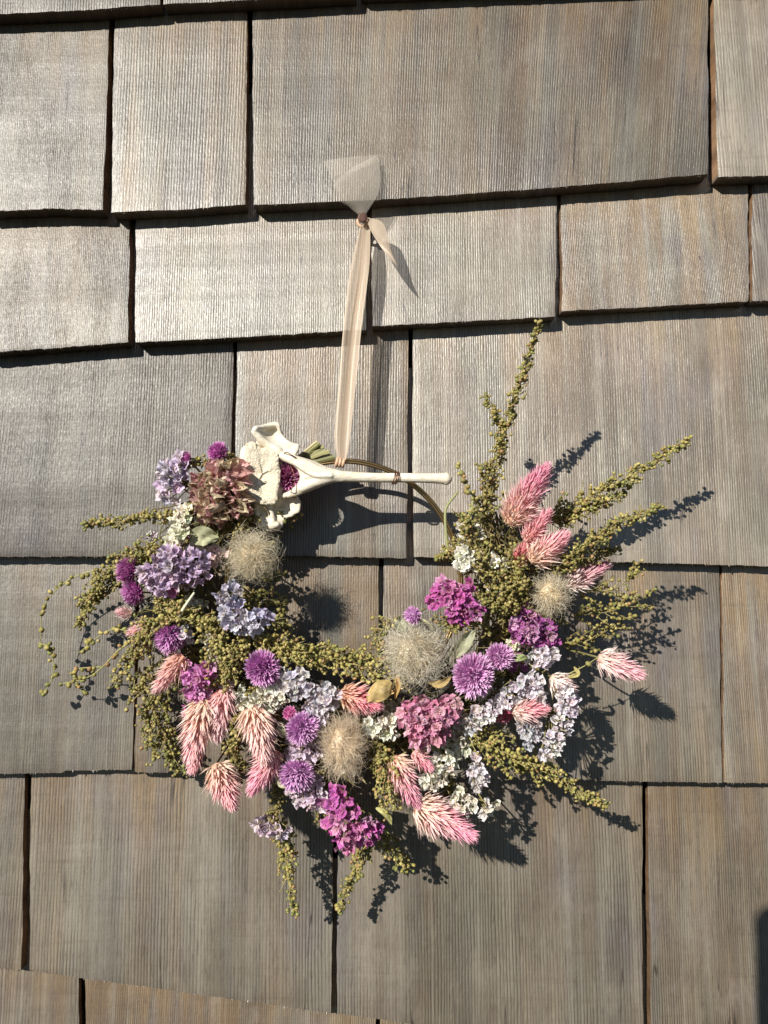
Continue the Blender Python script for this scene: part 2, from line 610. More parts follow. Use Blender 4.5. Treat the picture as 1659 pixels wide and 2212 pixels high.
SH = [
    # course A (top edge of the picture)
    dict(tl=(-40, -430), tr=(352, -440), bot=[(-40, 31), (180, 22), (346, 10)], tone=0.62, warm=0.4, stain=0.5),
    dict(tl=(362, -440), tr=(768, -450), bot=[(354, 7), (560, -2), (770, -14)], tone=0.65, warm=0.4, stain=0.5),
    dict(tl=(782, -450), tr=(1525, -480), bot=[(780, -16), (1535, -48)], tone=0.7, warm=0.4, stain=0.5),
    dict(tl=(1535, -480), tr=(1720, -480), bot=[(1548, -40), (1720, -44)], tone=1.2),
    # course B
    dict(tl=(-40, 40), tr=(237, 22), bot=[(-40, 458), (0, 455), (112, 450), (222, 453)], stain=0.7, lam=4.4, tone=0.7, warm=0.35),
    dict(tl=(247, 20), tr=(534, 8), bot=[(240, 459), (400, 452), (530, 441)], warm=0.95, stain=1.0, lam=6.6, tone=0.8),
    dict(tl=(546, 4), tr=(1529, -30), bot=[(547, 442), (800, 432), (995, 419), (1280, 398), (1530, 376)], warm=0.6, stain=0.55, lam=5.4, slant=0.13, tone=0.8),
    dict(tl=(1541, -30), tr=(1720, -35), bot=[(1551, 382), (1600, 381), (1720, 376)], stain=0.2, lam=6.6, tone=1.6, warm=0.1),
    # course C
    dict(tl=(-40, 460), tr=(280, 456), bot=[(-40, 765), (0, 760), (140, 750), (276, 739)], warm=0.5, stain=0.5, lam=4.2, tone=0.74),
    dict(tl=(294, 456), tr=(793, 440), bot=[(291, 739), (500, 729), (791, 712)], warm=0.12, stain=0.5, lam=5.2, tone=1.02),
    dict(tl=(803, 438), tr=(1203, 414), bot=[(804, 704), (1000, 694), (1200, 683)], warm=0.12, stain=0.4, lam=5.2, tone=1.38),
    dict(tl=(1211, 412), tr=(1615, 388), bot=[(1215, 672), (1400, 662), (1618, 650)], warm=0.8, stain=0.8, lam=3.8, tone=1.15),
    dict(tl=(1625, 388), tr=(1720, 384), bot=[(1625, 650), (1720, 648)], stain=0.3, tone=1.25, warm=0.3),
    # course D
    dict(tl=(-40, 766), tr=(503, 734), bot=[(-40, 1203), (226, 1202), (498, 1201)], warm=0.15, stain=0.3, lam=6.0, tone=0.5),
    dict(tl=(512, 732), tr=(882, 708), bot=[(507, 1199), (626, 1200), (878, 1206)], warm=0.7, stain=0.7, lam=5.6, tone=0.82),
    dict(tl=(891, 708), tr=(1720, 664), bot=[(893, 1203), (1200, 1210), (1554, 1220), (1720, 1225)], warm=0.3, stain=0.35, lam=5.4, tone=1.42),
    # course E
    dict(tl=(-40, 1206), tr=(296, 1205), bot=[(-40, 1673), (133, 1670), (285, 1667)], warm=0.2, stain=0.4, lam=5.2, notch=(134, 290, 4), tone=0.8),
    dict(tl=(303, 1205), tr=(819, 1208), bot=[(291, 1668), (560, 1673), (815, 1680)], warm=1.0, stain=0.85, lam=5.6, tone=0.72),
    dict(tl=(829, 1208), tr=(1553, 1224), bot=[(828, 1680), (1200, 1686), (1560, 1691)], warm=0.45, stain=0.5, lam=5.8, tone=0.98),
    dict(tl=(1559, 1224), tr=(1720, 1226), bot=[(1565, 1691), (1720, 1693)], warm=0.8, stain=0.85, lam=4.6, tone=1.1),
    # course F
    dict(tl=(-60, 1676), tr=(53, 1674), bot=[(-60, 2086), (0, 2092), (45, 2098)], warm=0.5, stain=0.6, lam=6.0, tone=0.8),
    dict(tl=(66, 1674), tr=(723, 1680), bot=[(64, 2097), (300, 2130), (663, 2183), (714, 2190)], warm=0.4, stain=0.6, lam=6.9, tone=0.88),
    dict(tl=(731, 1680), tr=(1387, 1690), bot=[(727, 2190), (1000, 2226), (1389, 2262)], warm=0.32, stain=0.4, lam=6.6, tone=0.85),
    dict(tl=(1400, 1692), tr=(1720, 1695), bot=[(1407, 2262), (1720, 2285)], warm=0.4, stain=0.85, lam=4.8, tone=0.85),
    # course G
    dict(tl=(-60, 2095), tr=(170, 2118), bot=[(-60, 2500), (168, 2520)], warm=0.4, lam=6.8, tone=0.92, stain=0.6),
    dict(tl=(184, 2118), tr=(812, 2200), bot=[(182, 2520), (812, 2570)], warm=0.65, stain=0.95, lam=4.4, tone=0.92),
    dict(tl=(822, 2200), tr=(1720, 2290), bot=[(822, 2570), (1720, 2650)], warm=0.4, stain=0.5, lam=6.0, tone=0.92),
]
BUTT = [38, 43, 40, 33, 30, 27, 27]          # thickness of the butts, course by course
COURSE = [0] * 4 + [1] * 4 + [2] * 5 + [3] * 3 + [4] * 4 + [5] * 4 + [6] * 3
for i, s_ in enumerate(SH):
    k_ = COURSE[i]
    shingle(i, thick=BUTT[k_], above=BUTT[max(k_ - 1, 0)], **s_)
b = MB()
b.grid([[at(-200, -700, -110), at(1860, -700, -110)], [at(-200, 2800, -110), at(1860, 2800, -110)]], (1, 1, 1))
link('sheathing', b.mesh('sheathing', wall_pos), M_SHEATH, wall, wall_pos, wall_pos)

# ------------------------------------------------------------------ wreath
WPOS = at(745, 1520, 0)
wreath = empty('flower_wreath', WPOS)
tag(wreath, 'dried flower wreath on a brass hoop, hanging on the shingles', 'wreath')


def part(name, mb, mat, pos, label=None, kind=None, smooth=True):
    o = link(name, mb.mesh(name, pos, smooth), mat, wreath, pos, WPOS)
    return tag(o, label=label, kind=kind)


def lerp(a, b, t):
    return np.asarray(a) * (1 - t) + np.asarray(b) * t


RING = [(545, 1040), (470, 1110), (420, 1200), (400, 1300), (430, 1400), (500, 1490), (600, 1560), (720, 1600), (850, 1590), (960, 1540), (1050, 1460), (1110, 1370), (1110, 1270), (1080, 1180), (1050, 1120)]
RC = spline(np.array(RING, float), 300)


def ring_stem(b, x, y, d, rad=2.0, col=(0.22, 0.20, 0.09)):
    """stem from the back of a flower head down into the bound ring"""
    q = RC[np.argmin(np.hypot(RC[:, 0] - x, RC[:, 1] - y))]
    v = q - (x, y)
    L = np.hypot(*v)
    e = (x, y) + v * min(1.0, 70.0 / max(L, 1))
    b.tube(spline(np.array([at(x, y, d - 6), at(x + v[0] * 0.15, y + v[1] * 0.15, d * 0.7 + 10), at(e[0], e[1], 42)]), 8), rad * S, col, seg=6, cap=False)


# ---- hoop: two brass rods lying side by side
b = MB()
th = np.linspace(0, 2 * np.pi, 121)
for off, rad in ((-2.4, 3.3), (2.6, 3.3)):
    ring = []
    for a in th:
        rr = 262 + off
        ring.append(at(742 + rr * 0.965 * math.sin(a), 1258 - rr * math.cos(a), 78))
    b.tube(ring, rad * S, (1, 1, 1), seg=10, cap=False)
link('hoop', b.mesh('hoop', WPOS), M_BRASS, wreath, WPOS, WPOS)

# ---- celosia spikes
CREAM = (0.90, 0.70, 0.54); PINK = (0.90, 0.40, 0.48); ROSE = (0.70, 0.17, 0.30); PEACH = (0.84, 0.52, 0.40)
PALE = (0.88, 0.74, 0.66); BLUSH = (0.90, 0.53, 0.52); WHITEP = (0.86, 0.78, 0.70)


def celosia(p0, p1, hw, c0, c1, label, bend=0.0, dens=1.0, lift=0.0):
    A = at(*p0); B_ = at(*p1)
    s = sz((p0[2] + p1[2]) / 2)
    ax = nrm(B_ - A)
    L = np.linalg.norm(B_ - A)
    Lpx = L / s
    up, _, _ = frame(ax)
    side = np.cross(ax, up)
    n = int(np.clip(Lpx * hw * 0.25 * dens, 240, 1200))
    b = MB()
    cen = (A + B_) / 2
    bowv = side * bend * s

    def axis(t):
        return A + (B_ - A) * t + bowv * (4 * t * (1 - t))

    def prof(t):
        return hw * s * min(1.0, 0.62 + 2.2 * t) * max(0.0, 1 - t) ** 0.60
    ts = np.linspace(0.0, 0.97, 14)
    b.tube([axis(t) for t in ts], [max(prof(t) * 0.52, 0.6 * s) for t in ts],
           np.array([np.append(lerp(c0, c1, t) * np.array([0.80, 0.66, 0.60]), 0) for t in ts]), seg=10)
    ring_stem(b, p0[0], p0[1], p0[2])
    for i in range(n):
        t = (i + rng.uniform(0, 1)) / n
        t = t ** 0.85
        phi = i * 2.399963 + rng.normal(0, 0.12)
        rad = math.cos(phi) * up + math.sin(phi) * side
        R = prof(min(t, 0.985)) + 1.5 * s
        a = math.radians(27 + 42 * t + rng.normal(0, 11))
        dr = rad * math.cos(a) + ax * math.sin(a)
        ln = (R * 0.70 + 6.5 * s) * (rng.uniform(0.55, 1.2) if rng.uniform() < 0.8 else rng.uniform(1.2, 1.6))
        base = axis(t * 0.93) + rad * R * rng.uniform(0.42, 0.56)
        wdt = rng.uniform(1.6, 2.9) * s * min(1.0, 0.5 + 60 * R)
        sd = nrm(np.cross(dr, rad + 0.3 * rng.normal(size=3)))
        nn = np.cross(sd, dr)
        tip = base + dr * ln + ax * ln * 0.16
        m1 = base + dr * ln * 0.45
        cr = wdt * 0.45
        V = [base, m1 - sd * wdt + nn * cr, m1, m1 + sd * wdt + nn * cr, tip]
        tt = np.clip(t * 1.5 - 0.02 + rng.normal(0, 0.14), 0, 1)
        c = lerp(c0, c1, tt) * rng.uniform(0.85, 1.1)
        c = np.minimum(c, 0.93)
        ct = np.minimum(lerp(c, (0.93, 0.86, 0.84), 0.35 + 0.35 * rng.uniform()), 0.93)
        cb = c * np.array([0.90, 0.80, 0.72])
        b.add(V, [np.array([[0, 1, 2], [0, 2, 3], [1, 4, 2], [2, 4, 3]])], np.array([cb, c, c, c, ct]))
    part('celosia_spike', b, M_PETAL, A, label, smooth=False)


CEL = [
    ((1098, 1130, 150), (1189, 998, 215), 40, CREAM, (0.90, 0.38, 0.54), 'tall cream celosia spike with pink tip, the highest one', 0),
    ((1136, 1168, 165), (1190, 1100, 195), 22, BLUSH, PINK, 'small pink celosia spike below the tall cream one', 0),
    ((1146, 1212, 165), (1230, 1150, 190), 32, CREAM, PINK, 'plump pink and cream celosia spike on the right', 0),
    ((1222, 1268, 130), (1318, 1215, 150), 25, WHITEP, (0.72, 0.30, 0.40), 'white-edged rosy celosia spike beside the beige seed head', 0),
    ((1112, 1222, 150), (1142, 1165, 160), 18, (0.75, 0.26, 0.24), (0.78, 0.25, 0.28), 'little coral celosia tuft between the white statice and the pink spikes', 0),
    ((1292, 1420, 165), (1394, 1462, 175), 28, PALE, PINK, 'lone pink celosia spike on a bare stalk at far right', 0),
    ((398, 1418, 130), (332, 1496, 150), 26, PEACH, BLUSH, 'peach celosia spike pointing down left', 0),
    ((446, 1510, 150), (418, 1676, 165), 38, CREAM, (0.92, 0.46, 0.49), 'long cream to pink celosia spike, lowest on the left', -8),
    ((482, 1490, 150), (468, 1606, 150), 28, BLUSH, (0.85, 0.52, 0.55), 'pale pink celosia spike tucked behind the long one', 0),
    ((543, 1528, 175), (573, 1654, 190), 37, (0.90, 0.64, 0.50), (0.92, 0.55, 0.52), 'upright peach celosia spike hanging over another', 5),
    ((594, 1618, 150), (540, 1718, 165), 30, (0.90, 0.55, 0.50), (0.90, 0.36, 0.50), 'pink celosia spike hanging below the peach one', 0),
    ((466, 1652, 140), (506, 1750, 178), 34, CREAM, (0.90, 0.42, 0.46), 'shaggy celosia flower facing forward at lower left', 0),
    ((738, 1496, 150), (824, 1528, 185), 30, (0.84, 0.58, 0.36), (0.80, 0.19, 0.30), 'rosy celosia spike under the yellow leaf', 0),
    ((850, 1634, 155), (908, 1746, 170), 29, (0.84, 0.58, 0.42), (0.74, 0.24, 0.38), 'dusky pink celosia spike right of the beige seed head', -4),
    ((893, 1624, 150), (932, 1662, 165), 18, BLUSH, (0.76, 0.24, 0.34), 'tiny pink celosia spike among the white statice', 0),
    ((898, 1738, 150), (1034, 1814, 165), 37, CREAM, (0.84, 0.27, 0.42), 'large pink and white celosia spike at the bottom right', 0),
    ((1106, 1536, 165), (1184, 1531, 180), 25, PALE, (0.80, 0.26, 0.34), 'pink celosia spike between two lavender statice bunches', 0),
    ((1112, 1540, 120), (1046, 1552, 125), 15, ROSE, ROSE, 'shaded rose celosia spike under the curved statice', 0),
    ((1190, 1462, 150), (1240, 1496, 155), 24, WHITEP, (0.82, 0.55, 0.55), 'whitish celosia tuft at the right rim', 0),
    ((325, 1346, 110), (278, 1368, 120), 15, PALE, (0.86, 0.48, 0.50), 'pale pink celosia tuft on the left rim', 0),
    ((285, 1325, 100), (256, 1322, 105), 10, PALE, (0.86, 0.50, 0.52), 'tiny pale celosia tip on the left rim', 0),
]
for c in CEL:
    celosia(c[0], c[1], c[2] * 0.97, c[3], c[4], c[5], c[6])

# ---- globe amaranths
VIOLET = (0.64, 0.23, 0.58); ORCHID = (0.71, 0.35, 0.68); MAUVE = (0.74, 0.37, 0.67)


def amaranth(x, y, d, r, dirv, col, label, n=None, squash=0.9, spread=0.72):
    """ball of pointed bracts; dirv = right, down, towards"""
    P = at(x, y, d)
    s = sz(d)
    ax = nrm(wv(*dirv))
    u, v, _ = frame(ax)
    b = MB()
    n = n or int(np.clip(r * r * 0.42, 150, 560))
    # core
    aa = np.linspace(0, np.pi, 9)
    b.tube([P - ax * math.cos(q) * r * 0.55 * s for q in aa], [max(math.sin(q), 0.02) * r * 0.55 * s for q in aa], np.array(col) * 0.6, seg=12)
    for i in range(n):
        z = 1 - (i + 0.5) / n * (1 + spread)
        ph = i * 2.399963 + rng.normal(0, 0.1)
        q = math.sqrt(max(0, 1 - z * z))
        rad = ax * z * squash + (u * math.cos(ph) + v * math.sin(ph)) * q
        dr = nrm(rad + ax * 0.30 + rng.normal(0, 0.10, 3))
        base = P + rad * r * 0.50 * s
        ln = r * s * rng.uniform(0.36, 0.58) * (1 + 0.10 * math.sin(ph * 2 + r))
        w = r * s * rng.uniform(0.055, 0.090)
        sd = nrm(np.cross(dr, ax + rng.normal(0, 0.25, 3)))
        nn = np.cross(sd, dr)
        m = base + dr * ln * 0.55
        tip = base + dr * ln + ax * ln * 0.12
        c = np.array(col) * rng.uniform(0.8, 1.2)
        ct = np.clip(lerp(c, (0.93, 0.76, 0.92), rng.uniform(0.45, 0.8)), 0, 0.93)
        b.add([base, m - sd * w + nn * w * 0.5, m, m + sd * w + nn * w * 0.5, tip],
              [np.array([[0, 1, 2], [0, 2, 3], [1, 4, 2], [2, 4, 3]])], np.clip(np.array([c * 0.7, c, c * 0.9, c, ct]), 0, 0.93))
    # green bracts and stalk underneath
    for k in range(7):
        ph = k * 0.9
        rad = u * math.cos(ph) + v * math.sin(ph)
        base = P - ax * r * 0.45 * s
        tip = base + (rad * 0.75 + ax * 0.1) * r * s
        m = lerp(base, tip, 0.5) - ax * r * 0.1 * s
        sd = np.cross(nrm(tip - base), ax) * r * 0.14 * s
        g = np.array((0.20, 0.20, 0.07)) * rng.uniform(0.7, 1.3)
        b.add([base, m - sd, m + sd, tip], [np.array([[0, 1, 2], [1, 3, 2]])], g)
    b.tube(spline([P - ax * r * 0.3 * s, P - ax * r * 1.0 * s, P - ax * r * 1.7 * s + wv(0, 0, -0.5) * r * s], 7), 2.2 * s, (0.30, 0.30, 0.13), seg=6)
    ring_stem(b, x, y, d - r * 0.6)
    part('globe_amaranth', b, M_PETAL, P, label, smooth=False)


AMA = [
    (568, 1443, 165, 41, (0.05, 0.10, 1), VIOLET, 'violet globe amaranth above the cream statice, lower left'),
    (654, 1572, 175, 38, (0.15, 0.15, 1), ORCHID, 'violet globe amaranth left of the beige seed head'),
    (641, 1672, 165, 39, (0.0, 0.75, 0.7), ORCHID, 'violet globe amaranth with drooping bracts under the other one'),
    (368, 1376, 135, 37, (0.0, 0.8, 0.55), VIOLET, 'half-hidden violet globe amaranth in the green sprigs at left'),
    (1022, 1458, 185, 49, (-0.05, 0.1, 1), MAUVE, 'largest orchid globe amaranth, on the right side'),
    (1078, 1419, 165, 33, (0.25, -0.25, 1), MAUVE, 'smaller orchid globe amaranth touching the largest one'),
    (893, 1328, 200, 22, (-0.8, 0.35, 0.6), ORCHID, 'small lilac globe amaranth above the big pale seed head'),
    (621, 1034, 82, 41, (0.1, 0.1, 1), (0.52, 0.10, 0.30), 'dark pink amaranth seen through the ring of the bone'),
    (471, 977, 120, 25, (-0.2, -0.7, 0.7), (0.58, 0.13, 0.46), 'small magenta flower on top of the left side'),
    (403, 989, 115, 17, (-0.9, -0.1, 0.5), (0.60, 0.13, 0.44), 'pink bud left of the small magenta flower'),
    (626, 1541, 165, 17, (0.0, -0.2, 1), (0.70, 0.16, 0.42), 'tiny rose amaranth above a violet one'),
    (278, 1232, 125, 30, (-0.95, -0.1, 0.45), (0.52, 0.12, 0.40), 'purple feathery flower head on the left rim'),
    (290, 1278, 125, 30, (-0.8, 0.55, 0.45), (0.52, 0.11, 0.42), 'purple feathery flower head below its twin on the left rim'),
]
for a in AMA:
    amaranth(*a)

# ---- statice: shared floret meshes
FLO = []
for k in range(9):
    r = np.random.default_rng(40 + k)
    seg = 30
    a = np.linspace(0, 2 * np.pi, seg, endpoint=False)
    b = MB()
    rings, cols = [], []
    ph = r.uniform(0, 6.28)
    zig = np.where(np.arange(seg) % 2 == 0, 1.0, -1.0)
    cup = r.uniform(0.5, 1.5)
    tilt = r.uniform(-0.35, 0.35)
    lob = r.uniform(0.75, 1.25, 5)
    lobe = np.array([lob[int(((q + ph) % 6.283) / 1.2567) % 5] for q in a])
    for q, (rr, zz, al, mul) in enumerate([(0.10, -1.25, 1.0, 0.9), (0.15, -0.85, 0.85, 0.9), (0.22, -0.50, 0.45, 0.8),
                                           (0.46, -0.15, 0.05, 0.62), (0.78, 0.12, 0.0, 0.90), (1.02, 0.22, 0.0, 1.16)]):  # darker throat, lighter rim: gap shading and papery highlights put into the colour
        w = max(0.0, (q - 2) / 3.0)
        rad = rr * (1 + w * (0.10 * np.sin(5 * a + ph) + 0.05 * zig + r.normal(0, 0.07, seg))) * (1 + w * (lobe - 1) * 0.6)
        z = zz + w * (0.26 * np.sin(5 * a + ph + 1.0) + 0.22 * np.sin(3 * a + ph * 2) + 0.08 * zig + r.normal(0, 0.05, seg) + (cup - 0.8) * 0.45 * w + tilt * np.cos(a - ph))
        rings.append(np.stack([rad * np.cos(a), rad * np.sin(a), z], -1))
        m = mul * (1 + 0.07 * zig * w + r.normal(0, 0.05, seg))[:, None]
        brown = np.clip(np.sin(a * 2 + ph * 3) - 0.55, 0, 1)[:, None] * 0.9 * (w if q == 5 else 0.35 * w)
        cols.append(np.hstack([np.repeat(m, 3, 1), np.clip(np.full((seg, 1), al) + brown, 0, 1)]))
    V = np.vstack(rings); K = np.vstack(cols)
    i, j = np.meshgrid(np.arange(5), np.arange(seg), indexing='ij')
    j2 = (j + 1) % seg
    Q = np.stack([i * seg + j, i * seg + j2, (i + 1) * seg + j2, (i + 1) * seg + j], -1).reshape(-1, 4)
    b.add(V, Q, K)
    # small inner corolla
    for p in range(5):
        t = ph + p * 1.2566
        dv = np.array([math.cos(t), math.sin(t), 0.0]); sv = np.array([-math.sin(t), math.cos(t), 0])
        b.add([dv * 0.05 + (0, 0, -0.2), dv * 0.3 - sv * 0.14 + (0, 0, 0.2), dv * 0.3 + sv * 0.14 + (0, 0, 0.2), dv * 0.42 + (0, 0, 0.30)],
              [np.array([[0, 1, 2], [1, 3, 2]])], np.array([[1.0, 0.95, 0.8, 0.2]] + [[1.15, 1.12, 1.05, 0.08]] * 3))
    me = b.mesh('floret')
    me.materials.append(M_FLORET)
    FLO.append(me)

LAV = (0.70, 0.60, 0.78); LILAC = (0.60, 0.46, 0.66); PERI = (0.68, 0.66, 0.84); MAG = (0.62, 0.15, 0.47)
MAG2 = (0.68, 0.22, 0.54); PURP = (0.48, 0.12, 0.42); RSE = (0.66, 0.26, 0.42); WHT = (0.92, 0.885, 0.77)
CRM = (0.88, 0.87, 0.68); PLAV = (0.82, 0.77, 0.84); GLAV = (0.72, 0.68, 0.72); PLIL = (0.84, 0.68, 0.81); PPNK = (0.86, 0.66, 0.68)


def statice(path, rx, ry, d, col, label, dirv=(0, 0, 1), fr=15, dens=1.0, bulge=0.6, seed=0):
    """bunch of papery florets: dome over an ellipse, or a band when path has several points"""
    r = np.random.default_rng(300 + seed)
    P = np.asarray(path, float).reshape(-1, 2)
    cx, cy = P.mean(0)
    O = at(cx, cy, d)
    s = sz(d)
    ax = nrm(wv(*dirv))
    pts = []
    if len(P) == 1:
        n = max(4, int(rx * ry / (fr * fr) * 1.75 * dens))
        tries = 0
        w1, w2 = r.uniform(0, 6.28, 2)
        while len(pts) < n and tries < 4000:
            tries += 1
            a, q = r.uniform(0, 6.283), math.sqrt(r.uniform())
            wob = 1 + 0.20 * math.sin(2 * a + w1) + 0.16 * math.sin(3 * a + w2) + 0.12 * math.sin(5 * a + w1 * 2)
            p = np.array([math.cos(a) * q * (rx - fr * 0.5), math.sin(a) * q * (ry - fr * 0.5)]) * wob
            md = fr * (1.05 if tries < 1500 else 0.7) * r.uniform(0.75, 1.15)
            if all(np.hypot(*(p - o[:2])) > md for o in pts):
                h = math.sqrt(max(0, 1 - q * q)) * min(rx, ry) * bulge + r.normal(0, 0.6) * fr
                pts.append(np.array([p[0], p[1], h, p[0] / rx, p[1] / ry]))
    else:
        C_ = spline(P, 60)
        L = np.sum(np.linalg.norm(np.diff(C_, axis=0), axis=1))
        n = max(5, int(L * rx / (fr * fr) * 0.95 * dens))
        tries = 0
        while len(pts) < n and tries < 4000:
            tries += 1
            c = C_[r.integers(0, 60)]
            o2 = r.uniform(-1, 1, 2)
            if np.hypot(*o2) > 1: continue
            p = c + o2 * (rx - fr * 0.5) - (cx, cy)
            md = fr * (1.0 if tries < 1500 else 0.7)
            if all(np.hypot(*(p - o[:2])) > md for o in pts):
                h = math.sqrt(max(0, 1 - o2 @ o2)) * rx * bulge + r.normal(0, 0.55) * fr
                pts.append(np.array([p[0], p[1], h, o2[0], o2[1]]))
    b = MB()
    root = O - ax * 1.2 * min(rx, ry) * s - wv(0, 0, 0.35) * min(rx, ry) * s
    kids = []
    for p in pts:
        pos = O + wv(p[0], p[1], p[2]) * s
        n_ = nrm(wv(p[3] * 0.75, p[4] * 0.75, 0.75) * 0.9 + ax * 0.9 + r.normal(0, 0.5, 3))
        f = fr * s * r.uniform(0.70, 1.15)
        back = pos - n_ * f * 1.15
        g = np.array((0.22, 0.19, 0.08)) * r.uniform(0.7, 1.3)
        b.tube(spline([root + r.normal(0, 2.0, 3) * s, lerp(root, back, 0.6) + r.normal(0, 1.5, 3) * s, back], 5), [1.4 * s, 1.2 * s, 1.0 * s, 1.2 * s, 1.6 * s], g, seg=5, cap=False)
        kids.append((pos, n_, f))
    ring_stem(b, cx, cy, d - min(rx, ry) * 0.6, 1.8)
    o = part('statice_bunch', b, M_PLANT, O, label)
    for pos, n_, f in kids:
        q = Vector(n_).to_track_quat('Z', 'Y') @ Quaternion((0, 0, 1), r.uniform(0, 6.28))
        k = link('floret', FLO[r.integers(0, len(FLO))], None, o, pos, O)
        ar = r.uniform(0.75, 1.25)
        k.rotation_mode = 'QUATERNION'
        k.rotation_quaternion = q
        k.scale = (f * ar, f / ar, f * r.uniform(0.8, 1.2))
        c = lerp(np.array(col), (0.86, 0.78, 0.74), max(0.0, r.uniform(-0.35, 0.42))) * r.uniform(0.80, 1.12) * (1 + r.normal(0, 0.035, 3))
        k.color = (*np.clip(c, 0, 0.92), 1)


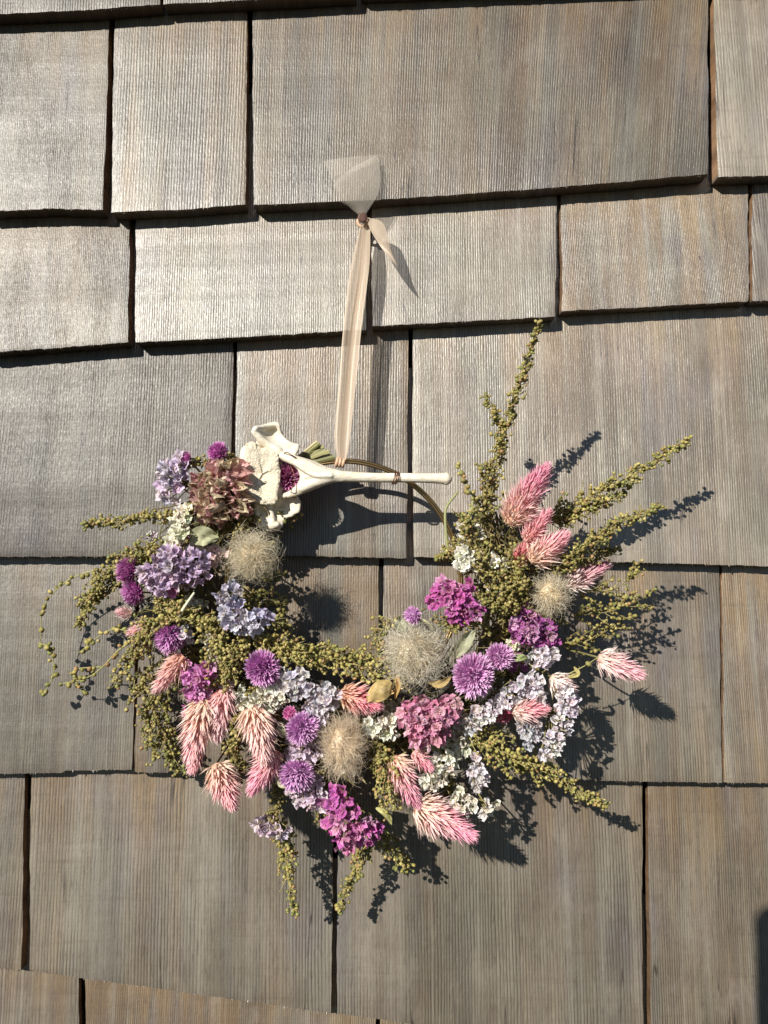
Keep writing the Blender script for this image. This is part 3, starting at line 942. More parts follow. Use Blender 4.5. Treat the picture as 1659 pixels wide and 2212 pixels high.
STA = [
    ([(372, 1036)], 40, 48, 120, LAV, 'pale lavender statice bunch at the upper left rim', (-0.5, -0.2, 0.8), 15, 1.0),
    ([(380, 1228)], 66, 52, 160, LILAC, 'large purple-lavender statice bunch on the left', (0, 0, 1), 17, 1.1),
    ([(496, 1288)], 34, 28, 150, PERI, 'small pale blue statice bunch under the round seed head', (0.3, 0.4, 0.8), 14, 1.0),
    ([(526, 1340)], 52, 34, 160, PERI, 'pale blue statice bunch hanging at the inner left', (0.2, 0.6, 0.7), 16, 1.0),
    ([(388, 1146)], 30, 46, 150, CRM, 'creamy yellow statice bunch left of the dried dahlia', (-0.4, 0, 0.9), 15, 1.3),
    ([(326, 1160)], 16, 14, 95, PLAV, 'few pale lavender florets in the left sprigs', (0, 0.5, 0.7), 12, 1.0),
    ([(424, 1308)], 24, 20, 110, WHT, 'small white statice bunch by a bare white stalk', (0, 0.4, 0.8), 13, 1.0),
    ([(450, 1384)], 18, 20, 130, WHT, 'few white florets in the green seeds at left', (0.2, 0.4, 0.8), 12, 1.0),
    ([(432, 1472)], 42, 40, 150, (0.70, 0.26, 0.58), 'orchid pink statice bunch at the lower left', (-0.2, 0.3, 0.9), 15, 1.1),
    ([(408, 1540)], 20, 16, 115, MAG2, 'little magenta statice bunch beside the long celosia', (-0.2, 0.6, 0.7), 13, 1.0),
    ([(572, 1514)], 52, 28, 155, WHT, 'cream white statice bunch under a violet amaranth', (0, 0.75, 0.6), 14, 1.3),
    ([(634, 1474)], 34, 36, 150, GLAV, 'greyish lavender statice bunch at the bottom centre', (0, 0.1, 1), 14, 1.1),
    ([(692, 1516)], 40, 44, 155, (0.70, 0.66, 0.76), 'dry lavender grey statice bunch above the beige seed head', (0, 0.1, 1), 15, 1.1),
    ([(662, 1622)], 42, 24, 140, PLIL, 'pale lilac statice bunch between two violet amaranths', (0.2, 0.4, 0.9), 14, 1.0),
    ([(640, 1716)], 26, 20, 130, PLIL, 'pale lilac florets under the drooping amaranth', (0, 0.8, 0.5), 13, 1.0),
    ([(682, 1716)], 26, 34, 140, PLIL, 'pale lilac statice bunch left of the lowest magenta one', (0.2, 0.6, 0.7), 14, 1.0),
    ([(584, 1786)], 42, 22, 120, PLIL, 'pale lilac statice bunch hanging lowest on the left', (0, 0.9, 0.4), 15, 1.2),
    ([(754, 1772)], 66, 56, 150, MAG, 'bright magenta statice bunch at the bottom', (0.1, 0.45, 0.8), 17, 1.0),
    ([(982, 1294)], 58, 44, 165, MAG, 'bright magenta statice bunch at the inner right', (-0.2, 0.1, 1), 15, 1.1),
    ([(1136, 1354)], 32, 46, 150, PURP, 'deep purple statice bunch under the right seed head', (0.2, 0, 1), 14, 1.2),
    ([(1182, 1376)], 27, 30, 135, PURP, 'deep purple statice bunch on the right rim', (0.4, 0.1, 0.9), 14, 1.1),
    ([(1120, 1434)], 20, 16, 120, PURP, 'few purple florets behind the orchid amaranth', (0, 0.3, 0.9), 12, 1.0),
    ([(926, 1554)], 56, 62, 165, RSE, 'large rose statice bunch, lower right of centre', (0, 0.1, 1), 16, 1.25),
    ([(826, 1570)], 34, 30, 150, WHT, 'white statice bunch between beige seed head and rose statice', (-0.1, 0.4, 0.9), 14, 1.2),
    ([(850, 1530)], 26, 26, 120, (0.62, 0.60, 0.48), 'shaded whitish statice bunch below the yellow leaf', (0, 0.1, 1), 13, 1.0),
    ([(986, 1604)], 30, 44, 120, (0.76, 0.73, 0.62), 'white statice bunch right of the rose one', (0.1, 0.3, 0.9), 14, 1.1),
    ([(956, 1648)], 28, 26, 145, WHT, 'white statice bunch right of a tiny pink celosia', (0.2, 0.5, 0.8), 14, 1.1),
    ([(934, 1686)], 30, 22, 150, WHT, 'white statice bunch facing down above the large celosia', (0.1, 0.8, 0.5), 14, 1.1),
    ([(1002, 1732)], 30, 26, 130, WHT, 'white statice bunch above the big celosia tip', (0.2, 0.5, 0.8), 14, 1.0),
    ([(1052, 1746)], 22, 20, 130, WHT, 'outermost white statice florets at the bottom right', (0.5, 0.5, 0.6), 14, 1.0),
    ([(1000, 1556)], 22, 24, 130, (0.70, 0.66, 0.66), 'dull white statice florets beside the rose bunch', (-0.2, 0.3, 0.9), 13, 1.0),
    ([(1168, 1420)], 32, 28, 150, PLAV, 'pale lavender statice bunch below the purple ones', (0.3, 0.2, 0.9), 14, 1.1),
    ([(1016, 1562), (1050, 1536), (1090, 1512), (1120, 1480)], 21, 21, 165, PLAV, 'curved band of pale lavender statice under the large amaranth', (0.2, 0.6, 0.7), 13, 1.2),
    ([(1152, 1484)], 27, 30, 155, PLAV, 'pale lavender statice bunch above a pink celosia spike', (0.2, 0.4, 0.9), 14, 1.1),
    ([(1222, 1498), (1218, 1542), (1202, 1580), (1184, 1612)], 28, 28, 165, PLAV, 'long pale lavender statice bunch on the right edge', (0.3, 0.2, 0.9), 14, 1.1),
    ([(1142, 1580)], 26, 32, 150, (0.68, 0.65, 0.72), 'whitish lavender statice bunch left of the long one', (-0.1, 0.3, 0.9), 13, 1.1),
    ([(1032, 1674)], 22, 38, 145, PLAV, 'narrow pale lavender statice bunch over the green sprig', (0.2, 0.3, 0.9), 14, 1.1),
    ([(1018, 1152)], 26, 24, 150, WHT, 'white statice florets highest on the right', (-0.3, -0.1, 0.9), 14, 1.1),
    ([(1010, 1200)], 32, 32, 165, WHT, 'creamy white statice bunch at the inner upper right', (-0.3, 0, 0.9), 15, 1.2),
    ([(1066, 1222)], 34, 28, 150, WHT, 'white statice bunch among the seeds at upper right', (0.1, 0, 1), 14, 1.0),
    ([(1076, 1270)], 24, 16, 140, WHT, 'few white florets over the magenta statice', (0, 0.3, 0.9), 13, 1.0),
]
for k, a in enumerate(STA):
    statice(a[0], a[1], a[2], a[3], a[4], a[5], a[6], a[7] * 0.75, a[8], seed=k)

# ---- fluffy seed heads


def hairs(b, P, n, rx, ry, rz, s, c0, c1, r0, curl, l0=0.55, l1=1.05, wid=0.34, seed=0, cone=None, nseg=8, swirl=0.0, tufts=400, spread=0.3):
    r = np.random.default_rng(seed)
    tuft = nrm(r.normal(size=(tufts, 3)))
    tid = r.integers(0, tufts, n)
    dirs = nrm(tuft[tid] + r.normal(0, spread, (n, 3)))
    if cone is not None:
        m = dirs @ cone < -0.55
        dirs[m] *= -1
    scl = np.array([rx, rz, ry]) * s
    ln = r.uniform(l0, l1, n)
    t = np.linspace(0, 1, nseg)
    perp = nrm(np.cross(dirs, r.normal(size=(tufts, 3))[tid]))
    perp2 = np.cross(dirs, perp)
    phase = r.uniform(0, 6.28, tufts)[tid] + r.normal(0, 0.6, n)
    amp = r.uniform(0.3, 1.0, n) * curl
    pts = np.zeros((n, nseg, 3))
    for k, tt in enumerate(t):
        rad = r0 + (ln - r0) * tt
        off = amp * tt ** 2
        pts[:, k] = dirs * (rad * (1 - 0.15 * curl * tt ** 3))[:, None] + perp * (off * np.sin(phase + tt * 3.4))[:, None] \
            + perp2 * (off * np.cos(phase + tt * 3.4))[:, None] + perp * (swirl * tt)
    W = P + pts * scl
    a3 = np.array([0, 2.094, 4.189])
    rad = wid * s * np.linspace(1.0, 0.35, nseg)
    ring = (np.cos(a3)[None, None, :, None] * perp[:, None, None, :] + np.sin(a3)[None, None, :, None] * perp2[:, None, None, :]) * rad[None, :, None, None]
    V = (W[:, :, None, :] + ring).reshape(-1, 3)
    idx = np.arange(n)[:, None, None] * nseg * 3 + np.arange(nseg - 1)[None, :, None] * 3
    j = np.arange(3)[None, None, :]
    j2 = (j + 1) % 3
    Q = np.stack([idx + j, idx + j2, idx + 3 + j2, idx + 3 + j], -1).reshape(-1, 4)
    mixv = np.clip(t[None, :] * 0.9 + r.normal(0, 0.12, (n, 1)), 0, 1)
    col = np.asarray(c0) * (1 - mixv[..., None]) + np.asarray(c1) * mixv[..., None]
    col = col * (r.uniform(0.85, 1.1, (n, 1, 1)) * r.uniform(0.85, 1.1, tufts)[tid][:, None, None])
    col = np.repeat(col.reshape(-1, 3), 3, 0)
    b.add(V, Q, np.clip(col, 0, 0.97))


def seed_head(x, y, d, rx, ry, c0, c1, label, n=2200, curl=0.35, core=0.5, seed=0, swirl=0.0, long_=220, tufts=130):
    P = at(x, y, d)
    s = sz(d)
    b = MB()
    rz = min(rx, ry) * 0.85
    aa = np.linspace(0, np.pi, 11)
    if core > 0:
        G = []
        for q in aa:
            row = []
            for w in np.linspace(0, 2 * np.pi, 19):
                k = core * (0.85 + 0.12 * math.sin(3 * w + q * 4 + seed) * math.sin(q))
                row.append(P + np.array([math.sin(q) * math.cos(w) * rx, math.sin(q) * math.sin(w) * rz, math.cos(q) * ry]) * k * s)
            G.append(row)
        b.grid(G, np.clip(np.array(c0) * 1.08, 0, 0.93))
    hairs(b, P, n, rx, ry, rz, s, c0, c1, 0.15, curl, 0.55, 0.97, 0.46, seed, swirl=swirl, tufts=tufts, spread=0.16)
    hairs(b, P, long_, rx, ry, rz, s, c1, c1, 0.35, curl * 1.6, 0.92, 1.25, 0.62, seed + 50, nseg=10, swirl=swirl)
    ring_stem(b, x, y, d - 8)
    part('seed_head', b, M_FLUFF, P, label)


seed_head(545, 1200, 165, 64, 62, (0.86, 0.71, 0.47), (0.94, 0.85, 0.66), 'round fluffy cream seed head beside the bone', n=1500, curl=0.55, seed=1, long_=300)
seed_head(896, 1410, 185, 76, 78, (0.84, 0.70, 0.48), (0.95, 0.89, 0.74), 'largest pale silky seed head, right of centre', n=2000, curl=0.55, seed=2, swirl=0.12, long_=420, core=0.58, tufts=60)
seed_head(742, 1612, 190, 60, 80, (0.78, 0.62, 0.43), (0.88, 0.75, 0.57), 'tall beige woolly seed head at the bottom centre', curl=0.34, seed=3, n=2200, core=0.6, long_=260)
seed_head(1190, 1285, 175, 49, 54, (0.84, 0.68, 0.43), (0.92, 0.83, 0.66), 'beige woolly seed head on the right side', curl=0.36, seed=4, core=0.6, n=1600)
seed_head(408, 1496, 120, 30, 22, (0.62, 0.54, 0.40), (0.80, 0.72, 0.56), 'wisp of fluff behind the orchid statice', n=200, curl=0.6, core=0.0, seed=5, long_=60)

# ---- dried dahlia: each petal a piece of its own
PET = []
for k in range(6):
    r = np.random.default_rng(900 + k)
    nu, nv = 9, 7
    G = np.zeros((nu, nv, 3)); K = np.zeros((nu, nv, 4))
    cu = r.uniform(0.8, 1.9)
    for i in range(nu):
        t = i / (nu - 1)
        w = 0.30 * math.sin(math.pi * min(1, 0.12 + 0.80 * t)) ** 0.8 * (1 if t < 0.75 else 1 - (t - 0.75) * 2.4)
        ang = cu * t * t + 0.5 * math.sin(t * 7 + k)
        for j in range(nv):
            q = j / (nv - 1) * 2 - 1
            G[i, j] = (q * w * (1 - 0.35 * t), math.sin(ang) / cu * 1.0 if cu else 0, 0)
            G[i, j] = (q * w + r.normal(0, 0.035) * t, 0.42 * (1 - math.cos(ang)) + 0.9 * w * q * q * 2 + 0.10 * math.sin(q * 4 + t * 6 + k) * t + r.normal(0, 0.05) * t, t * (1 - 0.12 * cu * t) + 0.08 * math.sin(q * 5 + k) * t + r.normal(0, 0.03))
            m = 1 + r.normal(0, 0.10)
            K[i, j] = (m * (1.0 - 0.15 * (1 - t)), m * (1 - 0.15 * (1 - t)), m * (1.0 - 0.15 * (1 - t)), 0.25 * (1 - t) ** 2)
    b = MB(); b.grid(G, K)
    me = b.mesh('petal'); me.materials.append(M_FLORET)
    PET.append(me)
DP = at(482, 1068, 110)
s = sz(110)
b = MB()
aa = np.linspace(0, np.pi, 9)
b.tube([DP + wv(0, 0, -math.cos(q)) * 30 * s for q in aa], [max(math.sin(q), 0.02) * 42 * s for q in aa], (0.16, 0.09, 0.05), seg=14)
dahlia = part('dried_dahlia', b, M_PLANT, DP, 'withered dusty pink dahlia beside the bone')
r = np.random.default_rng(5)
ax = nrm(wv(-0.35, 0.15, 0.9))
u, v, _ = frame(ax)
DC = [(0.48, 0.28, 0.27), (0.46, 0.36, 0.26), (0.54, 0.33, 0.33), (0.46, 0.39, 0.27), (0.48, 0.25, 0.27), (0.52, 0.41, 0.33)]
nP = 185
for i in range(nP):
    z = 1 - (i + 0.5) / nP * 1.35
    ph = i * 2.399963
    q = math.sqrt(max(0, 1 - z * z))
    rad = ax * z + (u * math.cos(ph) + v * math.sin(ph)) * q
    pos = DP + (np.array([rad[0] * 46, rad[1] * 38, rad[2] * 54]) * r.uniform(0.72, 1.12) + r.normal(0, 4, 3)) * s
    dr = nrm(rad * 1.0 + ax * 0.35 + r.normal(0, 0.55, 3))
    o = link('petal', PET[r.integers(0, 6)], None, dahlia, pos, DP)
    o.rotation_mode = 'QUATERNION'
    bx = nrm(np.cross(ax + r.normal(0, 0.2, 3), dr)); by = np.cross(dr, bx)
    o.rotation_quaternion = Matrix((bx, by, dr)).transposed().to_quaternion()
    L = r.uniform(20, 36) * s
    o.scale = (L * r.uniform(0.9, 1.3), L, L)
    c = np.array(DC[r.integers(0, 6)]) * r.uniform(1.15, 1.75)
    o.color = (*c, 1)
# long outer petals folded back towards the bone
for i in range(12):
    pos = DP + wv(r.uniform(8, 30), r.uniform(-66, 20), r.uniform(6, 30)) * s
    dr = nrm(wv(r.uniform(0.6, 1.0), r.uniform(-0.1, 0.7), r.uniform(-0.1, 0.3)))
    o = link('petal', PET[r.integers(0, 6)], None, dahlia, pos, DP)
    o.rotation_mode = 'QUATERNION'
    bx = nrm(np.cross(wv(0, 0, 1), dr)); by = np.cross(dr, bx)
    o.rotation_quaternion = Matrix((bx, by, dr)).transposed().to_quaternion()
    L = r.uniform(44, 58) * s
    o.scale = (L * 0.75, L * 0.6, L)
    o.color = (*(np.array(DC[r.integers(0, 4)]) * r.uniform(1.15, 1.6)), 1)

# ---- artemisia sprigs: stems with many small seed heads


def icosphere1():
    t = (1 + 5 ** 0.5) / 2
    V = nrm(np.array([(-1, t, 0), (1, t, 0), (-1, -t, 0), (1, -t, 0), (0, -1, t), (0, 1, t), (0, -1, -t), (0, 1, -t), (t, 0, -1), (t, 0, 1), (-t, 0, -1), (-t, 0, 1)], float))
    Fs = [(0, 11, 5), (0, 5, 1), (0, 1, 7), (0, 7, 10), (0, 10, 11), (1, 5, 9), (5, 11, 4), (11, 10, 2), (10, 7, 6), (7, 1, 8), (3, 9, 4), (3, 4, 2), (3, 2, 6), (3, 6, 8), (3, 8, 9), (4, 9, 5), (2, 4, 11), (6, 2, 10), (8, 6, 7), (9, 8, 1)]
    V = V.tolist(); mid = {}; out = []
    for f in Fs:
        ids = []
        for a, c in ((f[0], f[1]), (f[1], f[2]), (f[2], f[0])):
            k = (min(a, c), max(a, c))
            if k not in mid:
                mid[k] = len(V); V.append(nrm((np.array(V[a]) + V[c]) / 2).tolist())
            ids.append(mid[k])
        out += [(f[0], ids[0], ids[2]), (f[1], ids[1], ids[0]), (f[2], ids[2], ids[1]), tuple(ids)]
    return np.array(V), np.array(out)


ICO_V, ICO_F = icosphere1()
OLIVE = np.array((0.31, 0.275, 0.080)); KHAKI = np.array((0.42, 0.355, 0.135)); RUST = np.array((0.36, 0.225, 0.100)); GREEN = np.array((0.235, 0.250, 0.078))


def bead(b, p, rad, tint, r, axis=None):
    ax = axis if axis is not None else r.normal(size=3)
    b.B.append((p[0], p[1], p[2], rad, tint, ax[0], ax[1], ax[2]))


def grow_beads(b, r):
    """buds: slightly egg-shaped, ribbed, darker mouth"""
    A = np.array(b.B); N = len(A); M = len(ICO_V)
    ax = nrm(A[:, 5:8])
    h0 = np.where(np.abs(ax[:, 2:3]) < 0.9, np.array([[0, 0, 1.0]]), np.array([[1.0, 0, 0]]))
    u = nrm(np.cross(h0, ax)); v = np.cross(ax, u)
    x, y, z = ICO_V.T
    rib = 1 + 0.07 * np.sin(np.arctan2(y, x)[None] * 5 + r.uniform(0, 6, (N, 1))) * (1 - z * z)[None]
    rib = rib * (1 + r.normal(0, 0.06, (N, M)))
    lx = x[None] * rib
    ly = y[None] * rib * r.uniform(0.8, 1.0, (N, 1))
    lz = z[None] * rib * r.uniform(0.95, 1.35, (N, 1)) * np.where(z > 0.93, 0.75, 1.0)[None]
    V = A[:, None, :3] + (lx[..., None] * u[:, None] + ly[..., None] * v[:, None] + lz[..., None] * ax[:, None]) * A[:, 3][:, None, None]
    w = r.uniform(size=N)
    base = np.where((w < 0.45)[:, None], OLIVE, np.where((w < 0.72)[:, None], KHAKI, np.where((w < 0.93)[:, None], GREEN, RUST)))
    tint = A[:, 4][:, None, None]
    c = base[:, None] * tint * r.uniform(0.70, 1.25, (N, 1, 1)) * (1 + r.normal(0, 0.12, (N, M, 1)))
    top = (np.clip((z - 0.45) / 0.5, 0, 1) * 0.7)[None, :, None]
    K = c * (1 - top) + np.array((0.26, 0.15, 0.06)) * tint * top
    Fc = (ICO_F[None] + (np.arange(N) * M)[:, None, None]).reshape(-1, 3)
    b.B = []
    b.add(V.reshape(-1, 3), Fc, K.reshape(-1, 3))


def sprig(path, w0, w1, label, seed, tint=1.0, step=7.0, br=6.0, stemr=2.0, forward=0.7, leafy=0.0, airy=False):
    r = np.random.default_rng(2000 + seed)
    P = np.array([at(*p) for p in path])
    dm = np.mean([p[2] for p in path])
    s = sz(dm)
    L = np.sum(np.linalg.norm(np.diff(np.array(path, float)[:, :2], axis=0), axis=1))
    n = max(6, int(L / step))
    Cc = spline(P, n)
    T = nrm(np.gradient(Cc, axis=0))
    sb, bb = MB(), MB()
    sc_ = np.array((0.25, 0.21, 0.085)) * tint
    sb.tube(Cc, np.linspace(stemr, 0.6, n) * s, sc_, seg=6)
    nb = 0
    for i in range(n):
        t = i / (n - 1)
        w = (w0 * (1 - t) + w1 * t) * s
        for side in range(1 if airy else 2):
            rad = r.normal(size=3)
            rad = nrm(rad - T[i] * (rad @ T[i]))
            ln = w * r.uniform(0.45, 1.1)
            if airy and r.uniform() < 0.25: continue
            dr = nrm(rad + T[i] * forward * r.uniform(0.6, 1.4))
            e = Cc[i] + dr * ln + T[i] * ln * 0.25
            m = Cc[i] + dr * ln * 0.55
            k = max(3, int(ln / (br * 1.7 * s)) + 1)
            q = spline([Cc[i], m, e], max(k, 3))
            sb.tube(q, [0.9 * s] * (len(q) - 1) + [0.5 * s], sc_ * r.uniform(0.9, 1.6), seg=4, cap=False)
            for c in q[1:]:
                for _ in range(1 if r.uniform() < 0.70 else 2):
                    off = nrm(r.normal(size=3)) * br * s * r.uniform(0.9, 2.3)
                    sb.tube([c, c + off], 0.5 * s, sc_ * 1.5, seg=3, cap=False)
                    bead(bb, c + off, br * s * (r.uniform(0.55, 1.25) if r.uniform() < 0.85 else r.uniform(0.3, 0.5)), tint, r, off + 0.6 * T[i] * br * s)
                    nb += 1
            if leafy and r.uniform() < leafy:
                tip = m + nrm(dr + r.normal(0, 0.5, 3)) * 12 * s
                sd = nrm(np.cross(tip - m, r.normal(size=3))) * 1.2 * s
                sb.add([m, lerp(m, tip, 0.5) + sd, lerp(m, tip, 0.5) - sd, tip], [np.array([[0, 1, 2], [1, 3, 2]])], GREEN * tint * 0.9)
    bead(bb, Cc[-1], br * s * 0.8, tint, r, T[-1])
    o = part('artemisia_sprig', sb, M_PLANT, P[0], label)
    grow_beads(bb, r)
    k = link('seeds', bb.mesh('seeds', P[0]), M_PLANT, o, P[0], P[0])
    tag(k, kind='stuff')
    return nb


SPR = [
    ([(1040, 1150, 70), (1075, 985, 120), (1118, 850, 185), (1163, 700, 250)], 20, 5, 'tallest seed sprig, standing upright on the right', 1.0),
    ([(1075, 985, 120), (1080, 920, 150), (1049, 857, 165)], 13, 5, 'short side sprig curling left off the tallest one', 1.0),
    ([(1180, 1125, 90), (1280, 1070, 115), (1380, 1018, 130), (1484, 953, 142)], 30, 6, 'long seed sprig reaching out to the upper right', 1.05),
    ([(1190, 1130, 90), (1270, 1100, 110), (1350, 1068, 110)], 22, 8, 'short seed sprig under the long upper right one', 1.0),
    ([(1180, 1240, 150), (1270, 1180, 190), (1340, 1130, 220), (1422, 1095, 240)], 24, 8, 'seed sprig leaning forward over its own shadow at right', 0.95),
    ([(1190, 1230, 130), (1250, 1210, 150), (1330, 1190, 160)], 26, 10, 'greener seed sprig above the rosy celosia', 0.85),
    ([(1015, 1582, 125), (1110, 1638, 140), (1200, 1680, 138), (1300, 1738, 130)], 40, 9, 'thick seed sprig pointing to the lower right', 1.05),
    ([(610, 1770, 70), (616, 1850, 80), (632, 1968, 90)], 26, 7, 'seed sprig hanging straight down at the bottom left', 1.05),
    ([(800, 1790, 70), (770, 1870, 80), (735, 1962, 85)], 20, 6, 'seed sprig hanging down under the magenta statice', 0.95),
    ([(815, 1780, 80), (845, 1830, 90), (874, 1872, 90)], 26, 10, 'short seed sprig hanging right of the magenta statice', 0.95),
    ([(555, 1380, 115), (640, 1410, 140), (740, 1432, 145), (862, 1462, 140)], 34, 22, 'dense band of olive seeds along the inner bottom', 1.08),
    ([(600, 1396, 110), (720, 1418, 120), (840, 1420, 110)], 24, 14, 'olive seed sprig lying above the dense band', 1.0),
    ([(815, 1600, 150), (835, 1660, 165), (838, 1735, 165)], 38, 22, 'olive seed clump right of the beige seed head', 1.08),
    ([(400, 1122, 105), (320, 1118, 115), (252, 1128, 118), (188, 1132, 120)], 20, 6, 'narrow seed sprig pointing left', 1.0),
    ([(390, 1185, 90), (300, 1200, 105), (235, 1245, 95), (180, 1300, 75)], 38, 14, 'bushy seed sprig drooping to the left', 0.95),
    ([(300, 1230, 80), (220, 1275, 70), (170, 1345, 55)], 26, 8, 'lower seed sprig drooping to the left', 0.95),
    ([(420, 1320, 140), (330, 1350, 150), (300, 1390, 130), (255, 1470, 90)], 34, 16, 'loose seed sprig fanning out at the left', 1.0),
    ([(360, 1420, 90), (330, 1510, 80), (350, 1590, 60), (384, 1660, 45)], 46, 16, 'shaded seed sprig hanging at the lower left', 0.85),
    ([(300, 1440, 80), (320, 1540, 60), (330, 1630, 40)], 34, 10, 'wispy seed sprig beside the shaded one', 0.9),
    ([(480, 1330, 130), (460, 1390, 150), (500, 1440, 150)], 40, 26, 'seed clump between pale blue statice and amaranth', 1.05),
    ([(330, 1300, 130), (390, 1330, 150), (450, 1345, 150)], 30, 22, 'leafy seed clump below the purple statice', 1.05),
    ([(540, 1380, 130), (500, 1410, 150), (480, 1470, 150)], 30, 18, 'seed clump left of the violet amaranth', 1.05),
    ([(1080, 1330, 150), (1070, 1260, 175), (1030, 1180, 185), (1010, 1120, 190)], 40, 18, 'seed sprig rising through the white statice', 0.9),
    ([(1110, 1320, 160), (1120, 1270, 185), (1100, 1200, 190)], 34, 16, 'seed clump left of the right seed head', 0.95),
    ([(1060, 1360, 140), (1010, 1340, 150), (960, 1350, 150)], 34, 18, 'seed clump under the inner magenta statice', 0.85),
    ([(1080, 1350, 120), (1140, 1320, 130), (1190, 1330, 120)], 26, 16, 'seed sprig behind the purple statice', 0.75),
    ([(1240, 1330, 110), (1320, 1320, 120), (1395, 1290, 120)], 40, 22, 'airy seed sprig at the right edge', 0.95),
    ([(1250, 1280, 120), (1330, 1270, 130), (1380, 1225, 135)], 30, 12, 'airy upper seed sprig at the right edge', 0.95),
    ([(1210, 1390, 100), (1280, 1380, 110), (1340, 1340, 110)], 34, 16, 'airy lower seed sprig at the right edge', 0.85),
    ([(940, 1210, 110), (975, 1190, 120), (1010, 1230, 130)], 26, 14, 'small seed clump at the inner right', 0.9),
    ([(1040, 1120, 120), (1060, 1060, 140), (1048, 1010, 150)], 30, 14, 'seed clump at the foot of the tallest sprig', 0.9),
    ([(430, 1050, 95), (420, 1090, 100), (370, 1110, 100)], 22, 14, 'seed clump between lavender statice and dahlia', 0.9),
    ([(360, 1010, 85), (430, 1000, 95), (500, 985, 80)], 14, 8, 'thin seed sprig along the top of the left side', 0.85),
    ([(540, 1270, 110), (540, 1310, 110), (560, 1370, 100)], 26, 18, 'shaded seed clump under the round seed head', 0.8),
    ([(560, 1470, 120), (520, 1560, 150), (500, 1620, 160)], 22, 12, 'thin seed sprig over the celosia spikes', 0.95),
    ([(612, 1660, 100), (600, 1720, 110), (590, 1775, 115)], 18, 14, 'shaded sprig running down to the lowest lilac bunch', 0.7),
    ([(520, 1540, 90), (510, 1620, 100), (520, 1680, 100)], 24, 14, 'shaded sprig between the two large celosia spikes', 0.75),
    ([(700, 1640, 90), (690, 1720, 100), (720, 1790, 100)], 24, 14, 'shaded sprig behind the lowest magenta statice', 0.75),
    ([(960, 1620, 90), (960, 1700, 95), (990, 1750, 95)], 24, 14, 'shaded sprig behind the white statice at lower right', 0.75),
    ([(860, 1330, 110), (820, 1370, 110), (830, 1410, 120)], 22, 12, 'seed wisp left of the big pale seed head', 0.95),
]
for k, (path, w0, w1, lab, tint) in enumerate(SPR):
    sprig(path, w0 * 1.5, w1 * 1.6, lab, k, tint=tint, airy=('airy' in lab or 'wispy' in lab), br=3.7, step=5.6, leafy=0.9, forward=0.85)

# hair-thin stalks with single seeds, left
THIN = [
    ([(230, 1225, 80), (150, 1252, 75), (95, 1310, 65), (88, 1385, 55)], 'thin arching stalk with a few seeds, outermost left'),
    ([(88, 1390, 60), (108, 1402, 60), (116, 1450, 55), (96, 1500, 50)], 'thin zigzag stalk with a few seeds, far left'),
    ([(330, 1350, 110), (262, 1400, 100), (200, 1458, 80), (130, 1478, 60)], 'straight thin stalk slanting down left'),
    ([(300, 1375, 80), (240, 1360, 70), (170, 1410, 60)], 'thin stalk with sparse seeds under the drooping sprig'),
    ([(220, 1440, 70), (160, 1450, 60), (180, 1500, 50)], 'short thin stalk with sparse seeds at lower left'),
    ([(1050, 1120, 140), (1020, 1070, 165), (1000, 1040, 170), (993, 1008, 170)], 'thin twig with single seeds beside the bone tip'),
    ([(1230, 1455, 150), (1260, 1440, 160), (1292, 1420, 165)], 'bare stalk of the lone celosia spike'),
]
for k, (p, lab) in enumerate(THIN):
    r = np.random.default_rng(4000 + k)
    Q = np.array([at(*q) for q in p]); s = sz(p[1][2])
    n = 26
    Cc = spline(Q, n)
    sb, bb = MB(), MB()
    sb.tube(Cc, np.linspace(2.4 if k == 2 else 1.5, 0.8, n) * s, (0.36, 0.34, 0.13), seg=6)
    for i in range(2, n):
        if r.uniform() < (0.95 if k != 6 else 0.2):
            off = nrm(r.normal(size=3)) * 7 * s
            sb.tube([Cc[i], Cc[i] + off], 0.6 * s, (0.30, 0.26, 0.10), seg=4, cap=False)
            if r.uniform() < 0.7:
                bead(bb, Cc[i] + off, r.uniform(3.8, 6.2) * s, 1.0, r, off)
    o = part('seed_stalk', sb, M_PLANT, Q[0], lab)
    if bb.B:
        grow_beads(bb, r)
        tag(link('seeds', bb.mesh('seeds', Q[0]), M_PLANT, o, Q[0], Q[0]), kind='stuff')

# ---- filler deep between the heads: shaded sprigs and small bunches of pale florets
r = np.random.default_rng(12)
for q in range(34):
    k = int(q / 34 * 285)
    t2 = nrm(RC[k + 10] - RC[k])
    nn = np.array([-t2[1], t2[0]])
    c = RC[k] + nn * r.uniform(-60, 62)
    ang = r.normal(0, 0.9)
    dv = (t2 * math.cos(ang) + nn * math.sin(ang)) * r.uniform(50, 90)
    d = r.uniform(45, 115)
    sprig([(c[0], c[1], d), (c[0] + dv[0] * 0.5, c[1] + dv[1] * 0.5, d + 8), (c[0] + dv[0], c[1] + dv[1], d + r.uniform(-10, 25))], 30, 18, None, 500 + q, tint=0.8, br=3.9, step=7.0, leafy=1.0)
for q in range(6):      # inner left, behind the blue statice
    x, y = [(560, 1150), (575, 1230), (590, 1290), (600, 1340), (560, 1390), (610, 1100)][q]
    d = 50 + 8 * q % 30
    sprig([(x - 45, y - 10, d), (x - 10, y + 5, d + 10), (x + 22, y + 18, d + 5)], 34, 18, None, 560 + q, tint=0.75, br=4.0, step=6.0, leafy=1.0)
